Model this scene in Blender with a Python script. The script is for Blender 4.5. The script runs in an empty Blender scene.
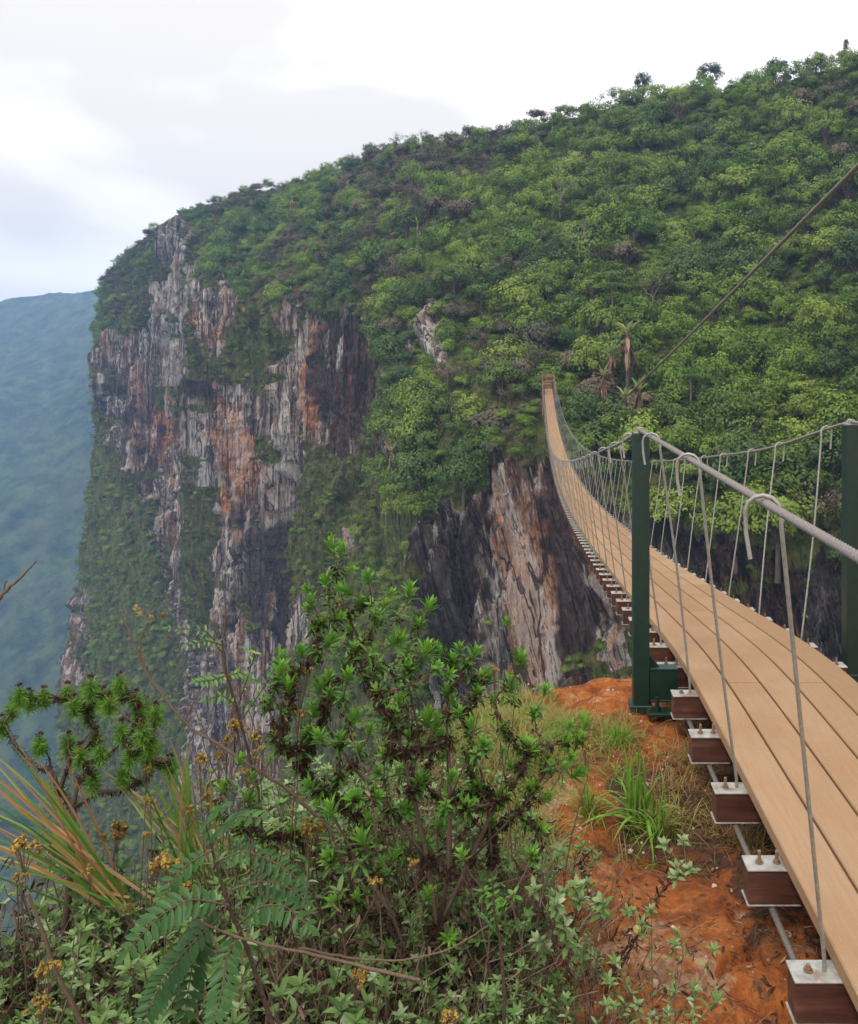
import bpy, math, random
import numpy as np

# ------------------------------------------------------------------ camera
F, CX, CY, IW, IH = 850.0, 537.0, 370.0, 858, 1024
sc = bpy.context.scene
cam_d = bpy.data.cameras.new("camera")
cam = bpy.data.objects.new("camera", cam_d)
sc.collection.objects.link(cam)
cam.location = (0, 0, 0)
cam.rotation_euler = (math.radians(90), 0, 0)
cam_d.sensor_fit = 'VERTICAL'
cam_d.sensor_height = 36.0
cam_d.lens = 36.0 * F / IH
cam_d.shift_x = (IW / 2 - CX) / IH
cam_d.shift_y = -(IH / 2 - CY) / IH
cam_d.clip_start = 0.05
cam_d.clip_end = 12000
sc.camera = cam

# ------------------------------------------------------------------ light
SUN_EL, SUN_AZ = math.radians(58), math.radians(215)      # azimuth clockwise from +Y
sc.view_settings.view_transform = 'Standard'
sc.view_settings.look = 'None'
sc.view_settings.gamma = 1.0
sc.view_settings.exposure = 0.5
sc.view_settings.use_curve_mapping = False
w = bpy.data.worlds.new("World"); sc.world = w; w.use_nodes = True
nt = w.node_tree; nt.nodes.clear()
def wn(t, **k):
    n = nt.nodes.new(t)
    for a, b in k.items(): setattr(n, a, b)
    return n
sky = wn('ShaderNodeTexSky', sky_type='NISHITA', sun_disc=False, sun_elevation=SUN_EL, sun_rotation=SUN_AZ)
tc = wn('ShaderNodeTexCoord')
mp = wn('ShaderNodeMapping'); mp.inputs['Scale'].default_value = (1.0, 1.0, 2.6)
mp.inputs['Location'].default_value = (0.35, 0.2, 0.62)
nz = wn('ShaderNodeTexNoise'); nz.inputs['Scale'].default_value = 2.3; nz.inputs['Detail'].default_value = 4
nz.inputs['Roughness'].default_value = 0.45; nz.inputs['Distortion'].default_value = 0.4
cr = wn('ShaderNodeValToRGB')
cr.color_ramp.elements[0].position = 0.40; cr.color_ramp.elements[0].color = (8.2, 7.65, 7.0, 1)
cr.color_ramp.elements[1].position = 0.56; cr.color_ramp.elements[1].color = (12.8, 12.3, 11.8, 1)
mx = wn('ShaderNodeMix', data_type='RGBA'); mx.inputs[0].default_value = 0.97
bg = wn('ShaderNodeBackground'); bg.inputs[1].default_value = 0.10
out = wn('ShaderNodeOutputWorld')
L = nt.links.new
L(tc.outputs['Generated'], mp.inputs[0]); L(mp.outputs[0], nz.inputs['Vector']); L(nz.outputs[0], cr.inputs[0])
L(sky.outputs[0], mx.inputs[6]); L(cr.outputs[0], mx.inputs[7]); L(mx.outputs[2], bg.inputs[0]); L(bg.outputs[0], out.inputs[0])
sd = bpy.data.lights.new("sun", 'SUN'); sd.energy = 1.5; sd.angle = math.radians(14); sd.color = (1.0, 0.96, 0.9)
so = bpy.data.objects.new("sun", sd); sc.collection.objects.link(so)
so.rotation_euler = (math.pi / 2 - SUN_EL, 0, math.pi - SUN_AZ)
so.location = (0, -20, 60)
sc.cycles.use_denoising = True
sc.cycles.max_bounces = 6; sc.cycles.diffuse_bounces = 3; sc.cycles.transparent_max_bounces = 4
sc.cycles.volume_bounces = 1; sc.cycles.caustics_reflective = False; sc.cycles.caustics_refractive = False

# ------------------------------------------------------------------ helpers
rng = np.random.default_rng(7)
random.seed(7)
COL = sc.collection
def P(px, py, Y):
    px, py, Y = np.asarray(px, float), np.asarray(py, float), np.asarray(Y, float)
    return np.stack([(px - CX) / F * Y, Y + 0 * px, -(py - CY) / F * Y], -1)
def unit(v):
    v = np.asarray(v, float)
    return v / np.maximum(np.linalg.norm(v, axis=-1, keepdims=True), 1e-9)

def _hash(ix, iy, iz, seed):
    h = (ix.astype(np.uint32) * np.uint32(374761393) + iy.astype(np.uint32) * np.uint32(668265263)
         + iz.astype(np.uint32) * np.uint32(2246822519) + np.uint32(seed * 3266489 + 17))
    h = (h ^ (h >> np.uint32(13))) * np.uint32(1274126177)
    h = (h ^ (h >> np.uint32(15))) * np.uint32(2246822519)
    h = h ^ (h >> np.uint32(16))
    return h.astype(np.float64) / 4294967295.0
def vnoise(p, seed=0):
    p = np.asarray(p, float)
    i = np.floor(p).astype(np.int64); f = p - i; f = f * f * f * (f * (f * 6 - 15) + 10)
    r = 0
    for a in (0, 1):
        for b in (0, 1):
            for c in (0, 1):
                wgt = (f[..., 0] if a else 1 - f[..., 0]) * (f[..., 1] if b else 1 - f[..., 1]) * (f[..., 2] if c else 1 - f[..., 2])
                r = r + wgt * _hash(i[..., 0] + a, i[..., 1] + b, i[..., 2] + c, seed)
    return r * 2 - 1
def fbm(p, octv=4, seed=0, gain=0.5):
    s, a, t = 0, 1.0, 0
    for k in range(octv):
        s = s + a * vnoise(p * (2.03 ** k) + 7.1 * k, seed + k); t += a; a *= gain
    return s / t

class Geo:
    """collects faces of several shapes for ONE mesh object"""
    def __init__(s): s.v = []; s.f = []; s.t = []; s.n = 0; s.m = []
    def add(s, verts, faces, tint=0.5, mat=0):
        verts = np.asarray(verts, float).reshape(-1, 3); faces = np.asarray(faces, int)
        s.v.append(verts); s.f.append(faces + s.n)
        t = np.broadcast_to(np.asarray(tint, float), (len(verts),)); s.t.append(t)
        s.m.append(np.full(len(faces), mat)); s.n += len(verts)
    def box(s, x0, x1, y0, y1, z0, z1, tint=0.5, mat=0, ch=0.0):
        if ch <= 0:
            v = [(x, y, z) for z in (z0, z1) for y in (y0, y1) for x in (x0, x1)]
            s.add(v, [(0, 2, 3, 1), (4, 5, 7, 6), (0, 1, 5, 4), (2, 6, 7, 3), (0, 4, 6, 2), (1, 3, 7, 5)], tint, mat); return
        c = ch; X = (x0, x1); Yy = (y0, y1); Z = (z0, z1)
        v = []; idx = {}
        for i in (0, 1):
            for j in (0, 1):
                for k in (0, 1):
                    sx, sy, sz = (1 - 2 * i) * c, (1 - 2 * j) * c, (1 - 2 * k) * c
                    for a, d in enumerate(((0, sy, sz), (sx, 0, sz), (sx, sy, 0))):
                        idx[(i, j, k, a)] = len(v); v.append((X[i] + d[0], Yy[j] + d[1], Z[k] + d[2]))
        q = []
        for i in (0, 1): q.append([idx[(i, 0, 0, 0)], idx[(i, 1, 0, 0)], idx[(i, 1, 1, 0)], idx[(i, 0, 1, 0)]])
        for j in (0, 1): q.append([idx[(0, j, 0, 1)], idx[(1, j, 0, 1)], idx[(1, j, 1, 1)], idx[(0, j, 1, 1)]])
        for k in (0, 1): q.append([idx[(0, 0, k, 2)], idx[(1, 0, k, 2)], idx[(1, 1, k, 2)], idx[(0, 1, k, 2)]])
        for a in (0, 1):
            for b in (0, 1):
                q.append([idx[(a, b, 0, 0)], idx[(a, b, 1, 0)], idx[(a, b, 1, 1)], idx[(a, b, 0, 1)]])
                q.append([idx[(a, 0, b, 0)], idx[(a, 1, b, 0)], idx[(a, 1, b, 2)], idx[(a, 0, b, 2)]])
                q.append([idx[(0, a, b, 1)], idx[(1, a, b, 1)], idx[(1, a, b, 2)], idx[(0, a, b, 2)]])
        s.add(v, q, tint, mat)
        s.add(v, [[idx[(i, j, k, 0)], idx[(i, j, k, 1)], idx[(i, j, k, 2)], idx[(i, j, k, 2)]] for i in (0, 1) for j in (0, 1) for k in (0, 1)], tint, mat)
    def tube(s, pts, rad, sides=6, tint=0.5, mat=0, cap=True, twist=None, lobes=0, depth=0.0):
        pts = np.asarray(pts, float); n = len(pts)
        rad = np.broadcast_to(np.asarray(rad, float), (n,))
        d = unit(np.gradient(pts, axis=0))
        up = np.array([0, 0, 1.0]) if abs(d[0][2]) < 0.9 else np.array([1.0, 0, 0])
        a = unit(np.cross(d, up)); a[np.linalg.norm(a, axis=1) < .5] = (1, 0, 0)
        for i in range(1, n):
            a[i] = unit(a[i - 1] - d[i] * np.dot(a[i - 1], d[i]))
        b = np.cross(d, a)
        th = np.arange(sides) * 2 * np.pi / sides
        if twist is None: TH = np.broadcast_to(th, (n, sides))
        else: TH = th[None] + twist[:, None]
        rr = rad[:, None] * (1 + depth * np.cos(lobes * th))[None] if lobes else rad[:, None] * np.ones(sides)
        v = pts[:, None] + rr[..., None] * (np.cos(TH)[..., None] * a[:, None] + np.sin(TH)[..., None] * b[:, None])
        i = np.arange(n - 1)[:, None] * sides; j = np.arange(sides)[None]; j2 = (j + 1) % sides
        q = np.stack([i + j, i + j2, i + sides + j2, i + sides + j], -1).reshape(-1, 4)
        tt = np.repeat(np.broadcast_to(np.asarray(tint, float), (n,)), sides)
        s.add(v, q, tt, mat)
        if cap and sides >= 4:
            e = [[k, k + 1, k + 2, 0] if k else [0, 1, 2, 2] for k in (0,)]
            f0 = [[0, k, k + 1, k + 1] for k in range(1, sides - 1)]
            s.add(v[0], f0, tint if np.ndim(tint) == 0 else tint[0], mat); s.add(v[-1], f0, tint if np.ndim(tint) == 0 else tint[-1], mat)
    def leaves(s, pos, dr, nrm, ln, wd, curl=0.15, fold=0.18, tint=0.5, mat=0):
        """curved folded lance leaves, all arrays of n"""
        pos = np.asarray(pos, float).reshape(-1, 3); n = len(pos)
        if n == 0: return
        dr = unit(np.broadcast_to(dr, (n, 3))); nrm = np.broadcast_to(nrm, (n, 3))
        sd_ = unit(np.cross(dr, nrm)); nn = np.cross(sd_, dr)
        ln = np.broadcast_to(ln, (n,)).astype(float); wd = np.broadcast_to(wd, (n,)).astype(float)
        curl = np.broadcast_to(curl, (n,)).astype(float)
        T = np.array([0, .3, .68, 1.0]); Wt = np.array([.18, .85, .8, 0.04])
        rows = []
        for t, wt in zip(T, Wt):
            c = pos + dr * (ln * t)[:, None] - nn * (ln * curl * t * t)[:, None]
            for sx in (-1, 0, 1):
                rows.append(c + sd_ * (sx * wd * .5 * wt)[:, None] + nn * (abs(sx) * wd * fold * wt)[:, None])
        v = np.stack(rows, 1)
        base = np.arange(n)[:, None, None] * 12
        q = np.array([[r * 3 + k, r * 3 + k + 1, r * 3 + k + 4, r * 3 + k + 3] for r in range(3) for k in range(2)])
        tint = np.broadcast_to(np.asarray(tint, float), (n,))
        s.add(v, (base + q[None]).reshape(-1, 4), np.repeat(tint, 12), mat)
    def chips(s, pos, nrm, size, tint=0.5, mat=0, asp=0.55):
        """small diamond leaves (one face each) facing nrm"""
        pos = np.asarray(pos, float).reshape(-1, 3); n = len(pos)
        nrm = unit(nrm); r = unit(rng.normal(size=(n, 3))); a = unit(np.cross(nrm, r)); b = np.cross(nrm, a)
        size = np.broadcast_to(size, (n,)).astype(float)[:, None]
        v = np.stack([pos + a * size, pos + b * size * asp + nrm * size * .12, pos - a * size, pos - b * size * asp + nrm * size * .12], 1)
        s.add(v, np.arange(n * 4).reshape(-1, 4), np.repeat(np.broadcast_to(np.asarray(tint, float), (n,)), 4), mat)
    def mesh(s, name, mats, smooth=False):
        v = np.concatenate(s.v); f = np.concatenate(s.f); t = np.concatenate(s.t); mi = np.concatenate(s.m)
        tri = f[:, 2] == f[:, 3]
        cnt = np.where(tri, 3, 4); start = np.concatenate([[0], np.cumsum(cnt)[:-1]])
        keep = np.ones(f.shape, bool); keep[tri, 3] = False
        me = bpy.data.meshes.new(name)
        me.vertices.add(len(v)); me.vertices.foreach_set('co', v.astype(np.float32).ravel())
        me.loops.add(int(cnt.sum())); me.loops.foreach_set('vertex_index', f[keep].astype(np.int32))
        me.polygons.add(len(f)); me.polygons.foreach_set('loop_start', start.astype(np.int32))
        me.polygons.foreach_set('loop_total', cnt.astype(np.int32))
        for m in (mats if isinstance(mats, (list, tuple)) else [mats]): me.materials.append(m)
        me.polygons.foreach_set('material_index', mi.astype(np.int32))
        me.polygons.foreach_set('use_smooth', np.full(len(f), smooth))
        at = me.attributes.new('tint', 'FLOAT', 'POINT'); at.data.foreach_set('value', t.astype(np.float32))
        me.update(calc_edges=True); me.validate()
        return me
    def obj(s, name, mats, parent=None, smooth=False, **k):
        return link(name, s.mesh(name, mats, smooth), parent, **k)

def link(name, data, parent=None, loc=None, label=None, category=None, group=None, kind=None):
    o = bpy.data.objects.new(name, data); COL.objects.link(o)
    if parent is not None: o.parent = parent
    if loc is not None: o.location = loc
    for key, val in (('label', label), ('category', category), ('group', group), ('kind', kind)):
        if val: o[key] = val
    return o
def origin_to(o, p):
    """moves a mesh object's origin to p, keeping the shape where it is"""
    p = np.asarray(p, float)
    me = o.data; n = len(me.vertices); c = np.empty(n * 3, np.float32); me.vertices.foreach_get('co', c)
    c = (c.reshape(-1, 3) - p.astype(np.float32)); me.vertices.foreach_set('co', c.ravel()); me.update()
    o.location = p
    return o
def seat_parts(root, p):
    """root Empty goes to p, children keep their world place (child meshes are re-origined)"""
    root.location = p
    for ch in root.children:
        me = ch.data; n = len(me.vertices); c = np.empty(n * 3, np.float32); me.vertices.foreach_get('co', c)
        c = c.reshape(-1, 3) - np.asarray(p, np.float32); me.vertices.foreach_set('co', c.ravel()); me.update()

# ---- material helper
def mat(name, build):
    m = bpy.data.materials.new(name); m.use_nodes = True
    t = m.node_tree; t.nodes.clear()
    o = t.nodes.new('ShaderNodeOutputMaterial'); b = t.nodes.new('ShaderNodeBsdfPrincipled')
    t.links.new(b.outputs[0], o.inputs[0])
    class N: pass
    h = N(); h.t = t; h.b = b; h.o = o
    def n(tp, ins=None, **k):
        nd = t.nodes.new(tp)
        for a, c in k.items(): setattr(nd, a, c)
        for a, c in (ins or {}).items():
            if isinstance(c, bpy.types.NodeSocket): t.links.new(c, nd.inputs[a])
            else: nd.inputs[a].default_value = c
        return nd
    def ramp(fac, stops, interp='LINEAR'):
        r = n('ShaderNodeValToRGB'); cr_ = r.color_ramp; cr_.interpolation = interp
        while len(cr_.elements) < len(stops): cr_.elements.new(0.5)
        for e, (p_, c_) in zip(cr_.elements, stops): e.position = p_; e.color = (*c_, 1) if len(c_) == 3 else c_
        t.links.new(fac, r.inputs[0]); return r.outputs[0]
    def mix(f_, a, c, mode='MIX'):
        m_ = n('ShaderNodeMix', data_type='RGBA', blend_type=mode)
        for key, val in ((0, f_), (6, a), (7, c)):
            if isinstance(val, bpy.types.NodeSocket): t.links.new(val, m_.inputs[key])
            else: m_.inputs[key].default_value = (*val, 1) if isinstance(val, tuple) and len(val) == 3 else val
        return m_.outputs[2]
    def math_(op, a, c=0.0, d=0.0):
        m_ = n('ShaderNodeMath', operation=op)
        for key, val in ((0, a), (1, c), (2, d)):
            if isinstance(val, bpy.types.NodeSocket): t.links.new(val, m_.inputs[key])
            else: m_.inputs[key].default_value = val
        return m_.outputs[0]
    def pos(scale=(1, 1, 1)):
        g = n('ShaderNodeTexCoord'); mp_ = n('ShaderNodeMapping'); mp_.inputs['Scale'].default_value = scale
        t.links.new(g.outputs['Object'], mp_.inputs[0]); return mp_.outputs[0]
    def noise(vec, sc_, det=4, rough=.5, dist=0.0):
        return n('ShaderNodeTexNoise', {'Vector': vec, 'Scale': sc_, 'Detail': det, 'Roughness': rough, 'Distortion': dist}).outputs[0]
    def attr(nm): return n('ShaderNodeAttribute', attribute_name=nm).outputs['Fac']
    def bump(h_, st, dist=0.02):
        bp = n('ShaderNodeBump', {'Height': h_, 'Strength': st, 'Distance': dist}); t.links.new(bp.outputs[0], b.inputs['Normal'])
    def setc(sock, val):
        if isinstance(val, bpy.types.NodeSocket): t.links.new(val, b.inputs[sock])
        else: b.inputs[sock].default_value = (*val, 1) if isinstance(val, tuple) else val
    for a, c in dict(n=n, ramp=ramp, mix=mix, math=math_, pos=pos, noise=noise, attr=attr, bump=bump, set=setc).items(): setattr(h, a, c)
    build(h)
    return m

def leafmat(name, stops, rnd=0.0, trans=0.25, rough=0.55, spec=0.25):
    def f(h):
        tt = h.attr('tint')
        if rnd:
            oi = h.n('ShaderNodeObjectInfo').outputs['Random']
            tt = h.math('ADD', h.math('MULTIPLY', tt, 1 - rnd), h.math('MULTIPLY', oi, rnd))
        c = h.ramp(tt, stops)
        h.set('Base Color', c); h.set('Roughness', rough); h.set('Specular IOR Level', spec)
        if trans:
            tr = h.n('ShaderNodeBsdfTranslucent'); h.t.links.new(c, tr.inputs[0])
            ms = h.n('ShaderNodeMixShader', {0: trans}); h.t.links.new(h.b.outputs[0], ms.inputs[1]); h.t.links.new(tr.outputs[0], ms.inputs[2])
            h.t.links.new(ms.outputs[0], h.o.inputs[0])
    return mat(name, f)

def m_rock(h):
    g0 = h.n('ShaderNodeTexCoord').outputs['Object']; sx = h.n('ShaderNodeSeparateXYZ', {0: g0})
    x2 = h.math('ADD', sx.outputs[0], h.math('MULTIPLY', h.math('MULTIPLY', sx.outputs[2], .27), h.attr('slant')))
    g1 = h.n('ShaderNodeCombineXYZ', {0: x2, 1: sx.outputs[1], 2: sx.outputs[2]}).outputs[0]
    def spos(sc_): return h.n('ShaderNodeMapping', {'Vector': g1, 'Scale': sc_}).outputs[0]
    p1 = spos((1, 1, .075)); p2 = spos((1, 1, .2)); p3 = h.pos((1, 1, 1))
    a = h.noise(p1, .42, 6, .62, .6)       # wide streaks
    b_ = h.noise(p1, 1.7, 6, .65, .3)     # thin streaks
    c = h.noise(p2, .16, 4, .55, .3)
    d = h.noise(p3, 1.1, 6, .65)
    dark = h.attr('dark'); org = h.attr('orange'); veg = h.attr('veg'); pale = h.attr('pale')
    base = h.ramp(a, [(.35, (.032, .024, .020)), (.44, (.10, .068, .050)), (.495, (.20, .145, .11)), (.53, (.34, .28, .225)), (.57, (.62, .57, .50))])
    base = h.mix(h.math('MULTIPLY', h.ramp(b_, [(.40, (0, 0, 0)), (.62, (1, 1, 1))]), .55), base, (.05, .038, .036))
    base = h.mix(h.math('MULTIPLY', h.ramp(h.noise(p1, 2.3, 4, .6), [(.56, (0, 0, 0)), (.66, (1, 1, 1))]), .5), base, (.50, .47, .44))
    # warm orange and rust stains
    om = h.math('MULTIPLY', h.ramp(c, [(.47, (0, 0, 0)), (.60, (1, 1, 1))]), .4)
    om = h.math('MAXIMUM', om, h.math('MULTIPLY', org, h.ramp(b_, [(.36, (.45, .45, .45)), (.50, (1, 1, 1))])))
    base = h.mix(om, base, h.ramp(d, [(.35, (.26, .075, .03)), (.6, (.52, .22, .09))]))
    pm = h.math('MULTIPLY', pale, h.ramp(a, [(.38, (0.1, .1, .1)), (.55, (1, 1, 1))]))
    base = h.mix(h.math('MULTIPLY', pm, .7), base, (.45, .41, .36))
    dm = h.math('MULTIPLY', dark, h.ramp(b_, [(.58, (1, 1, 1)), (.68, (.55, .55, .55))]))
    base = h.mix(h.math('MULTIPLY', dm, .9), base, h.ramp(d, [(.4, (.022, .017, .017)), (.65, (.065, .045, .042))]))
    fine = h.noise(spos((1, 1, .05)), 5.5, 5, .7, .2)
    base = h.mix(h.math('MULTIPLY', h.ramp(fine, [(.38, (1, 1, 1)), (.46, (0, 0, 0))]), .4), base, (.04, .03, .027))
    base = h.mix(h.math('MULTIPLY', h.ramp(fine, [(.57, (0, 0, 0)), (.64, (1, 1, 1))]), h.math('SUBTRACT', .55, h.math('MULTIPLY', dark, .48))), base, (.60, .56, .52))
    fa = h.noise(spos((1, 1, .05)), .30, 4, .55, .3); fb = h.noise(spos((1, 1, .06)), .95, 4, .6, .2)
    ck = h.math('MAXIMUM', h.ramp(h.math('ABSOLUTE', h.math('SUBTRACT', fa, .5)), [(.008, (1, 1, 1)), (.024, (0, 0, 0))]), h.math('MULTIPLY', h.ramp(h.math('ABSOLUTE', h.math('SUBTRACT', fb, .5)), [(.004, (1, 1, 1)), (.018, (0, 0, 0))]), .7))
    base = h.mix(h.math('MULTIPLY', ck, .85), base, (.022, .017, .015))
    green = h.ramp(h.noise(p3, .9, 5, .7), [(.34, (.038, .058, .014)), (.47, (.08, .10, .024)), (.58, (.145, .135, .045)), (.68, (.20, .145, .06))])
    vm = h.ramp(h.math('ADD', veg, h.math('MULTIPLY', h.math('SUBTRACT', d, .5), 1.3)), [(.45, (0, 0, 0)), (.6, (1, 1, 1))])
    h.set('Base Color', h.mix(vm, base, green)); h.set('Roughness', .93); h.set('Specular IOR Level', .15)
    hh = h.math('ADD', h.math('MULTIPLY', b_, .5), h.math('MULTIPLY', d, .5)); hh = h.math('ADD', hh, h.math('MULTIPLY', fine, .5)); hh = h.math('SUBTRACT', hh, h.math('MULTIPLY', ck, .7))
    h.bump(hh, 1.0, .8)
M_ROCK = mat('cliff_rock', m_rock)

def m_ground(h):
    p = h.pos(); n1 = h.noise(p, 1.6, 5, .6, .4); n2 = h.noise(p, 9, 6, .65, .3); n3 = h.noise(p, 45, 5, .7)
    soil = h.attr('soil'); turf = h.attr('turf')
    c = h.ramp(n2, [(.28, (.10, .030, .012)), (.42, (.23, .066, .018)), (.55, (.37, .115, .027)), (.68, (.46, .19, .065))])
    c = h.mix(h.math('MULTIPLY', h.ramp(n3, [(.42, (1, 1, 1)), (.52, (0, 0, 0))]), .45), c, (.14, .042, .014))
    lich = h.ramp(h.noise(p, 3.4, 5, .7, .6), [(.575, (0, 0, 0)), (.63, (1, 1, 1))])
    c = h.mix(h.math('MULTIPLY', lich, .6), c, h.ramp(n3, [(.4, (.30, .17, .09)), (.6, (.50, .36, .24))]))
    vo = h.n('ShaderNodeTexVoronoi', {'Vector': p, 'Scale': 13.0, 'Randomness': 1.0})
    sp = h.math('MULTIPLY', h.ramp(vo.outputs['Distance'], [(.10, (1, 1, 1)), (.16, (0, 0, 0))]), h.ramp(n1, [(.5, (0, 0, 0)), (.56, (1, 1, 1))]))
    c = h.mix(h.math('MULTIPLY', sp, .8), c, (.52, .36, .27))
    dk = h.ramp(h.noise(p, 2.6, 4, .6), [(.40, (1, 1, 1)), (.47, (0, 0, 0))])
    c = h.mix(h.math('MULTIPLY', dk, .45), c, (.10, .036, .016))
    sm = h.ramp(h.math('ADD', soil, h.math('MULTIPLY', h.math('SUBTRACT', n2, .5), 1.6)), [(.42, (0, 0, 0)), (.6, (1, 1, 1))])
    c = h.mix(sm, c, h.ramp(n3, [(.35, (.030, .016, .010)), (.6, (.10, .05, .028))]))  # dark soil colour, doubling as painted shade under the bridge
    tm = h.ramp(h.math('ADD', turf, h.math('MULTIPLY', h.math('SUBTRACT', n2, .5), 1.6)), [(.45, (0, 0, 0)), (.62, (1, 1, 1))])
    c = h.mix(tm, c, h.ramp(n3, [(.35, (.07, .06, .015)), (.55, (.22, .16, .05)), (.7, (.14, .17, .03))]))
    h.set('Base Color', c); h.set('Roughness', .9); h.set('Specular IOR Level', .2)
    h.bump(h.math('ADD', h.math('MULTIPLY', n2, 1.0), h.math('MULTIPLY', n3, .35)), .9, .035)
M_GROUND = mat('red_rock_ground', m_ground)

def m_far(h):
    p = h.pos(); n1 = h.noise(p, .05, 6, .7); n2 = h.noise(p, .012, 4, .6)
    c = h.ramp(n1, [(.36, (.008, .022, .010)), (.48, (.035, .065, .02)), (.62, (.10, .13, .045))])
    c = h.mix(h.math('MULTIPLY', h.ramp(n2, [(.5, (0, 0, 0)), (.6, (1, 1, 1))]), .35), c, (.12, .12, .06))
    h.set('Base Color', c); h.set('Roughness', .95); h.set('Specular IOR Level', .1); h.bump(n1, 1.0, 10)
M_FAR = mat('far_forest', m_far)

def m_deck(h):
    p = h.pos((1, .06, 1)); n1 = h.noise(p, 60, 4, .6); n2 = h.noise(h.pos(), 2.2, 5, .6); n3 = h.noise(h.pos(), 120, 3, .6)
    tt = h.attr('tint')
    c = h.ramp(tt, [(0, (.265, .162, .086)), (.5, (.325, .20, .110)), (1, (.37, .236, .134))])
    c = h.mix(h.math('MULTIPLY', h.ramp(n1, [(.38, (1, 1, 1)), (.6, (0, 0, 0))]), .22), c, (.24, .125, .06))
    c = h.mix(h.math('MULTIPLY', h.ramp(n2, [(.42, (1, 1, 1)), (.55, (0, 0, 0))]), .4), c, (.27, .145, .06))
    c = h.mix(h.math('MULTIPLY', h.ramp(n3, [(.60, (0, 0, 0)), (.68, (1, 1, 1))]), .3), c, (.55, .38, .25))
    h.set('Base Color', c); h.set('Roughness', .68); h.set('Specular IOR Level', .3); h.bump(n1, .25, .003)
M_DECK = mat('deck_board', m_deck)
def m_bearer(h):
    gw = h.n('ShaderNodeNewGeometry').outputs['Position']; p = h.n('ShaderNodeMapping', {'Vector': gw, 'Scale': (.12, 1, 1)}).outputs[0]; n1 = h.noise(p, 40, 5, .6); n2 = h.noise(gw, 7, 5, .65)
    c = h.ramp(n1, [(.33, (.060, .022, .014)), (.55, (.125, .048, .030)), (.7, (.19, .085, .052))])
    c = h.mix(h.math('MULTIPLY', h.ramp(n2, [(.45, (1, 1, 1)), (.6, (0, 0, 0))]), .5), c, (.06, .02, .014))
    h.set('Base Color', c); h.set('Roughness', .55); h.bump(n1, .3, .004)
M_BEARER = mat('red_timber', m_bearer)
def metal(name, c1, c2, rough, met, sc_=60, rust=None):
    def f(h):
        gw = h.n('ShaderNodeNewGeometry').outputs['Position']; n1 = h.noise(gw, sc_, 4, .6); c = h.ramp(n1, [(.35, c1), (.65, c2)])
        if rust:
            c = h.mix(h.math('MULTIPLY', h.ramp(h.noise(gw, sc_ * .4, 5, .7), [(.52, (0, 0, 0)), (.64, (1, 1, 1))]), .8), c, rust)
        h.set('Base Color', c); h.set('Roughness', rough); h.set('Metallic', met); h.bump(n1, .15, .002)
    return mat(name, f)
M_PLATE = metal('galvanised_plate', (.27, .27, .245), (.45, .45, .415), .5, .25, 30, rust=(.24, .15, .09))
M_ROD = metal('hanger_rod', (.27, .27, .23), (.38, .37, .32), .5, .45, 80)
M_CABLE = metal('steel_cable', (.21, .18, .165), (.36, .315, .29), .5, .5, 300)
M_WIRE = metal('safety_wire', (.14, .125, .105), (.23, .205, .18), .6, .35, 200)
M_BOLT = metal('rusty_bolt', (.20, .11, .065), (.33, .22, .15), .6, .4, 150)
M_GREEN = metal('green_paint', (.004, .021, .013), (.007, .031, .019), .42, 0.0, 22, rust=(.009, .028, .018))
M_RUSTY = metal('weathered_landing', (.16, .065, .04), (.30, .15, .09), .8, 0.0, 8)

# leaves
M_LEAF = leafmat('tree_leaves', [(0, (.050, .085, .014)), (.25, (.09, .145, .018)), (.5, (.145, .220, .026)), (.75, (.215, .29, .036)), (1, (.30, .37, .07))], rnd=.62, trans=.22)
M_BROWNLEAF = leafmat('dry_shrub_leaves', [(0, (.045, .050, .024)), (.4, (.10, .085, .045)), (.7, (.16, .115, .075)), (1, (.15, .17, .05))], rnd=.6, trans=.15)
M_DARKLEAF = leafmat('conifer_needles', [(0, (.010, .028, .014)), (1, (.03, .07, .03))], rnd=.3, trans=.1)
M_OLIVE = leafmat('cliff_grass', [(0, (.05, .055, .014)), (.5, (.13, .115, .03)), (1, (.24, .19, .06))], rnd=.6, trans=.2)
M_LIME = leafmat('lime_leaves', [(0, (.06, .12, .012)), (.5, (.14, .23, .02)), (1, (.27, .36, .04))], rnd=.45, trans=.25)
M_DEEP = leafmat('deep_leaves', [(0, (.032, .064, .014)), (.5, (.07, .125, .024)), (1, (.12, .185, .036))], rnd=.45, trans=.18)
def m_bark(h):
    n1 = h.noise(h.pos((1, 1, .3)), 12, 5, .6); tt = h.attr('tint')
    h.set('Base Color', h.mix(h.math('MULTIPLY', tt, .6), h.ramp(n1, [(.35, (.035, .022, .015)), (.65, (.11, .075, .05))]), (.30, .25, .20)))
    h.set('Roughness', .9); h.bump(n1, .5, .02)
M_BARK = mat('bark', m_bark)

# ------------------------------------------------------------------ the mountain
def inpoly(x, y, poly):
    r = np.zeros(x.shape, bool); n = len(poly); j = n - 1
    for i in range(n):
        xi, yi = poly[i]; xj, yj = poly[j]
        c = ((yi > y) != (yj > y)) & (x < (xj - xi) * (y - yi) / (yj - yi + 1e-9) + xi)
        r ^= c; j = i
    return r
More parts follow.
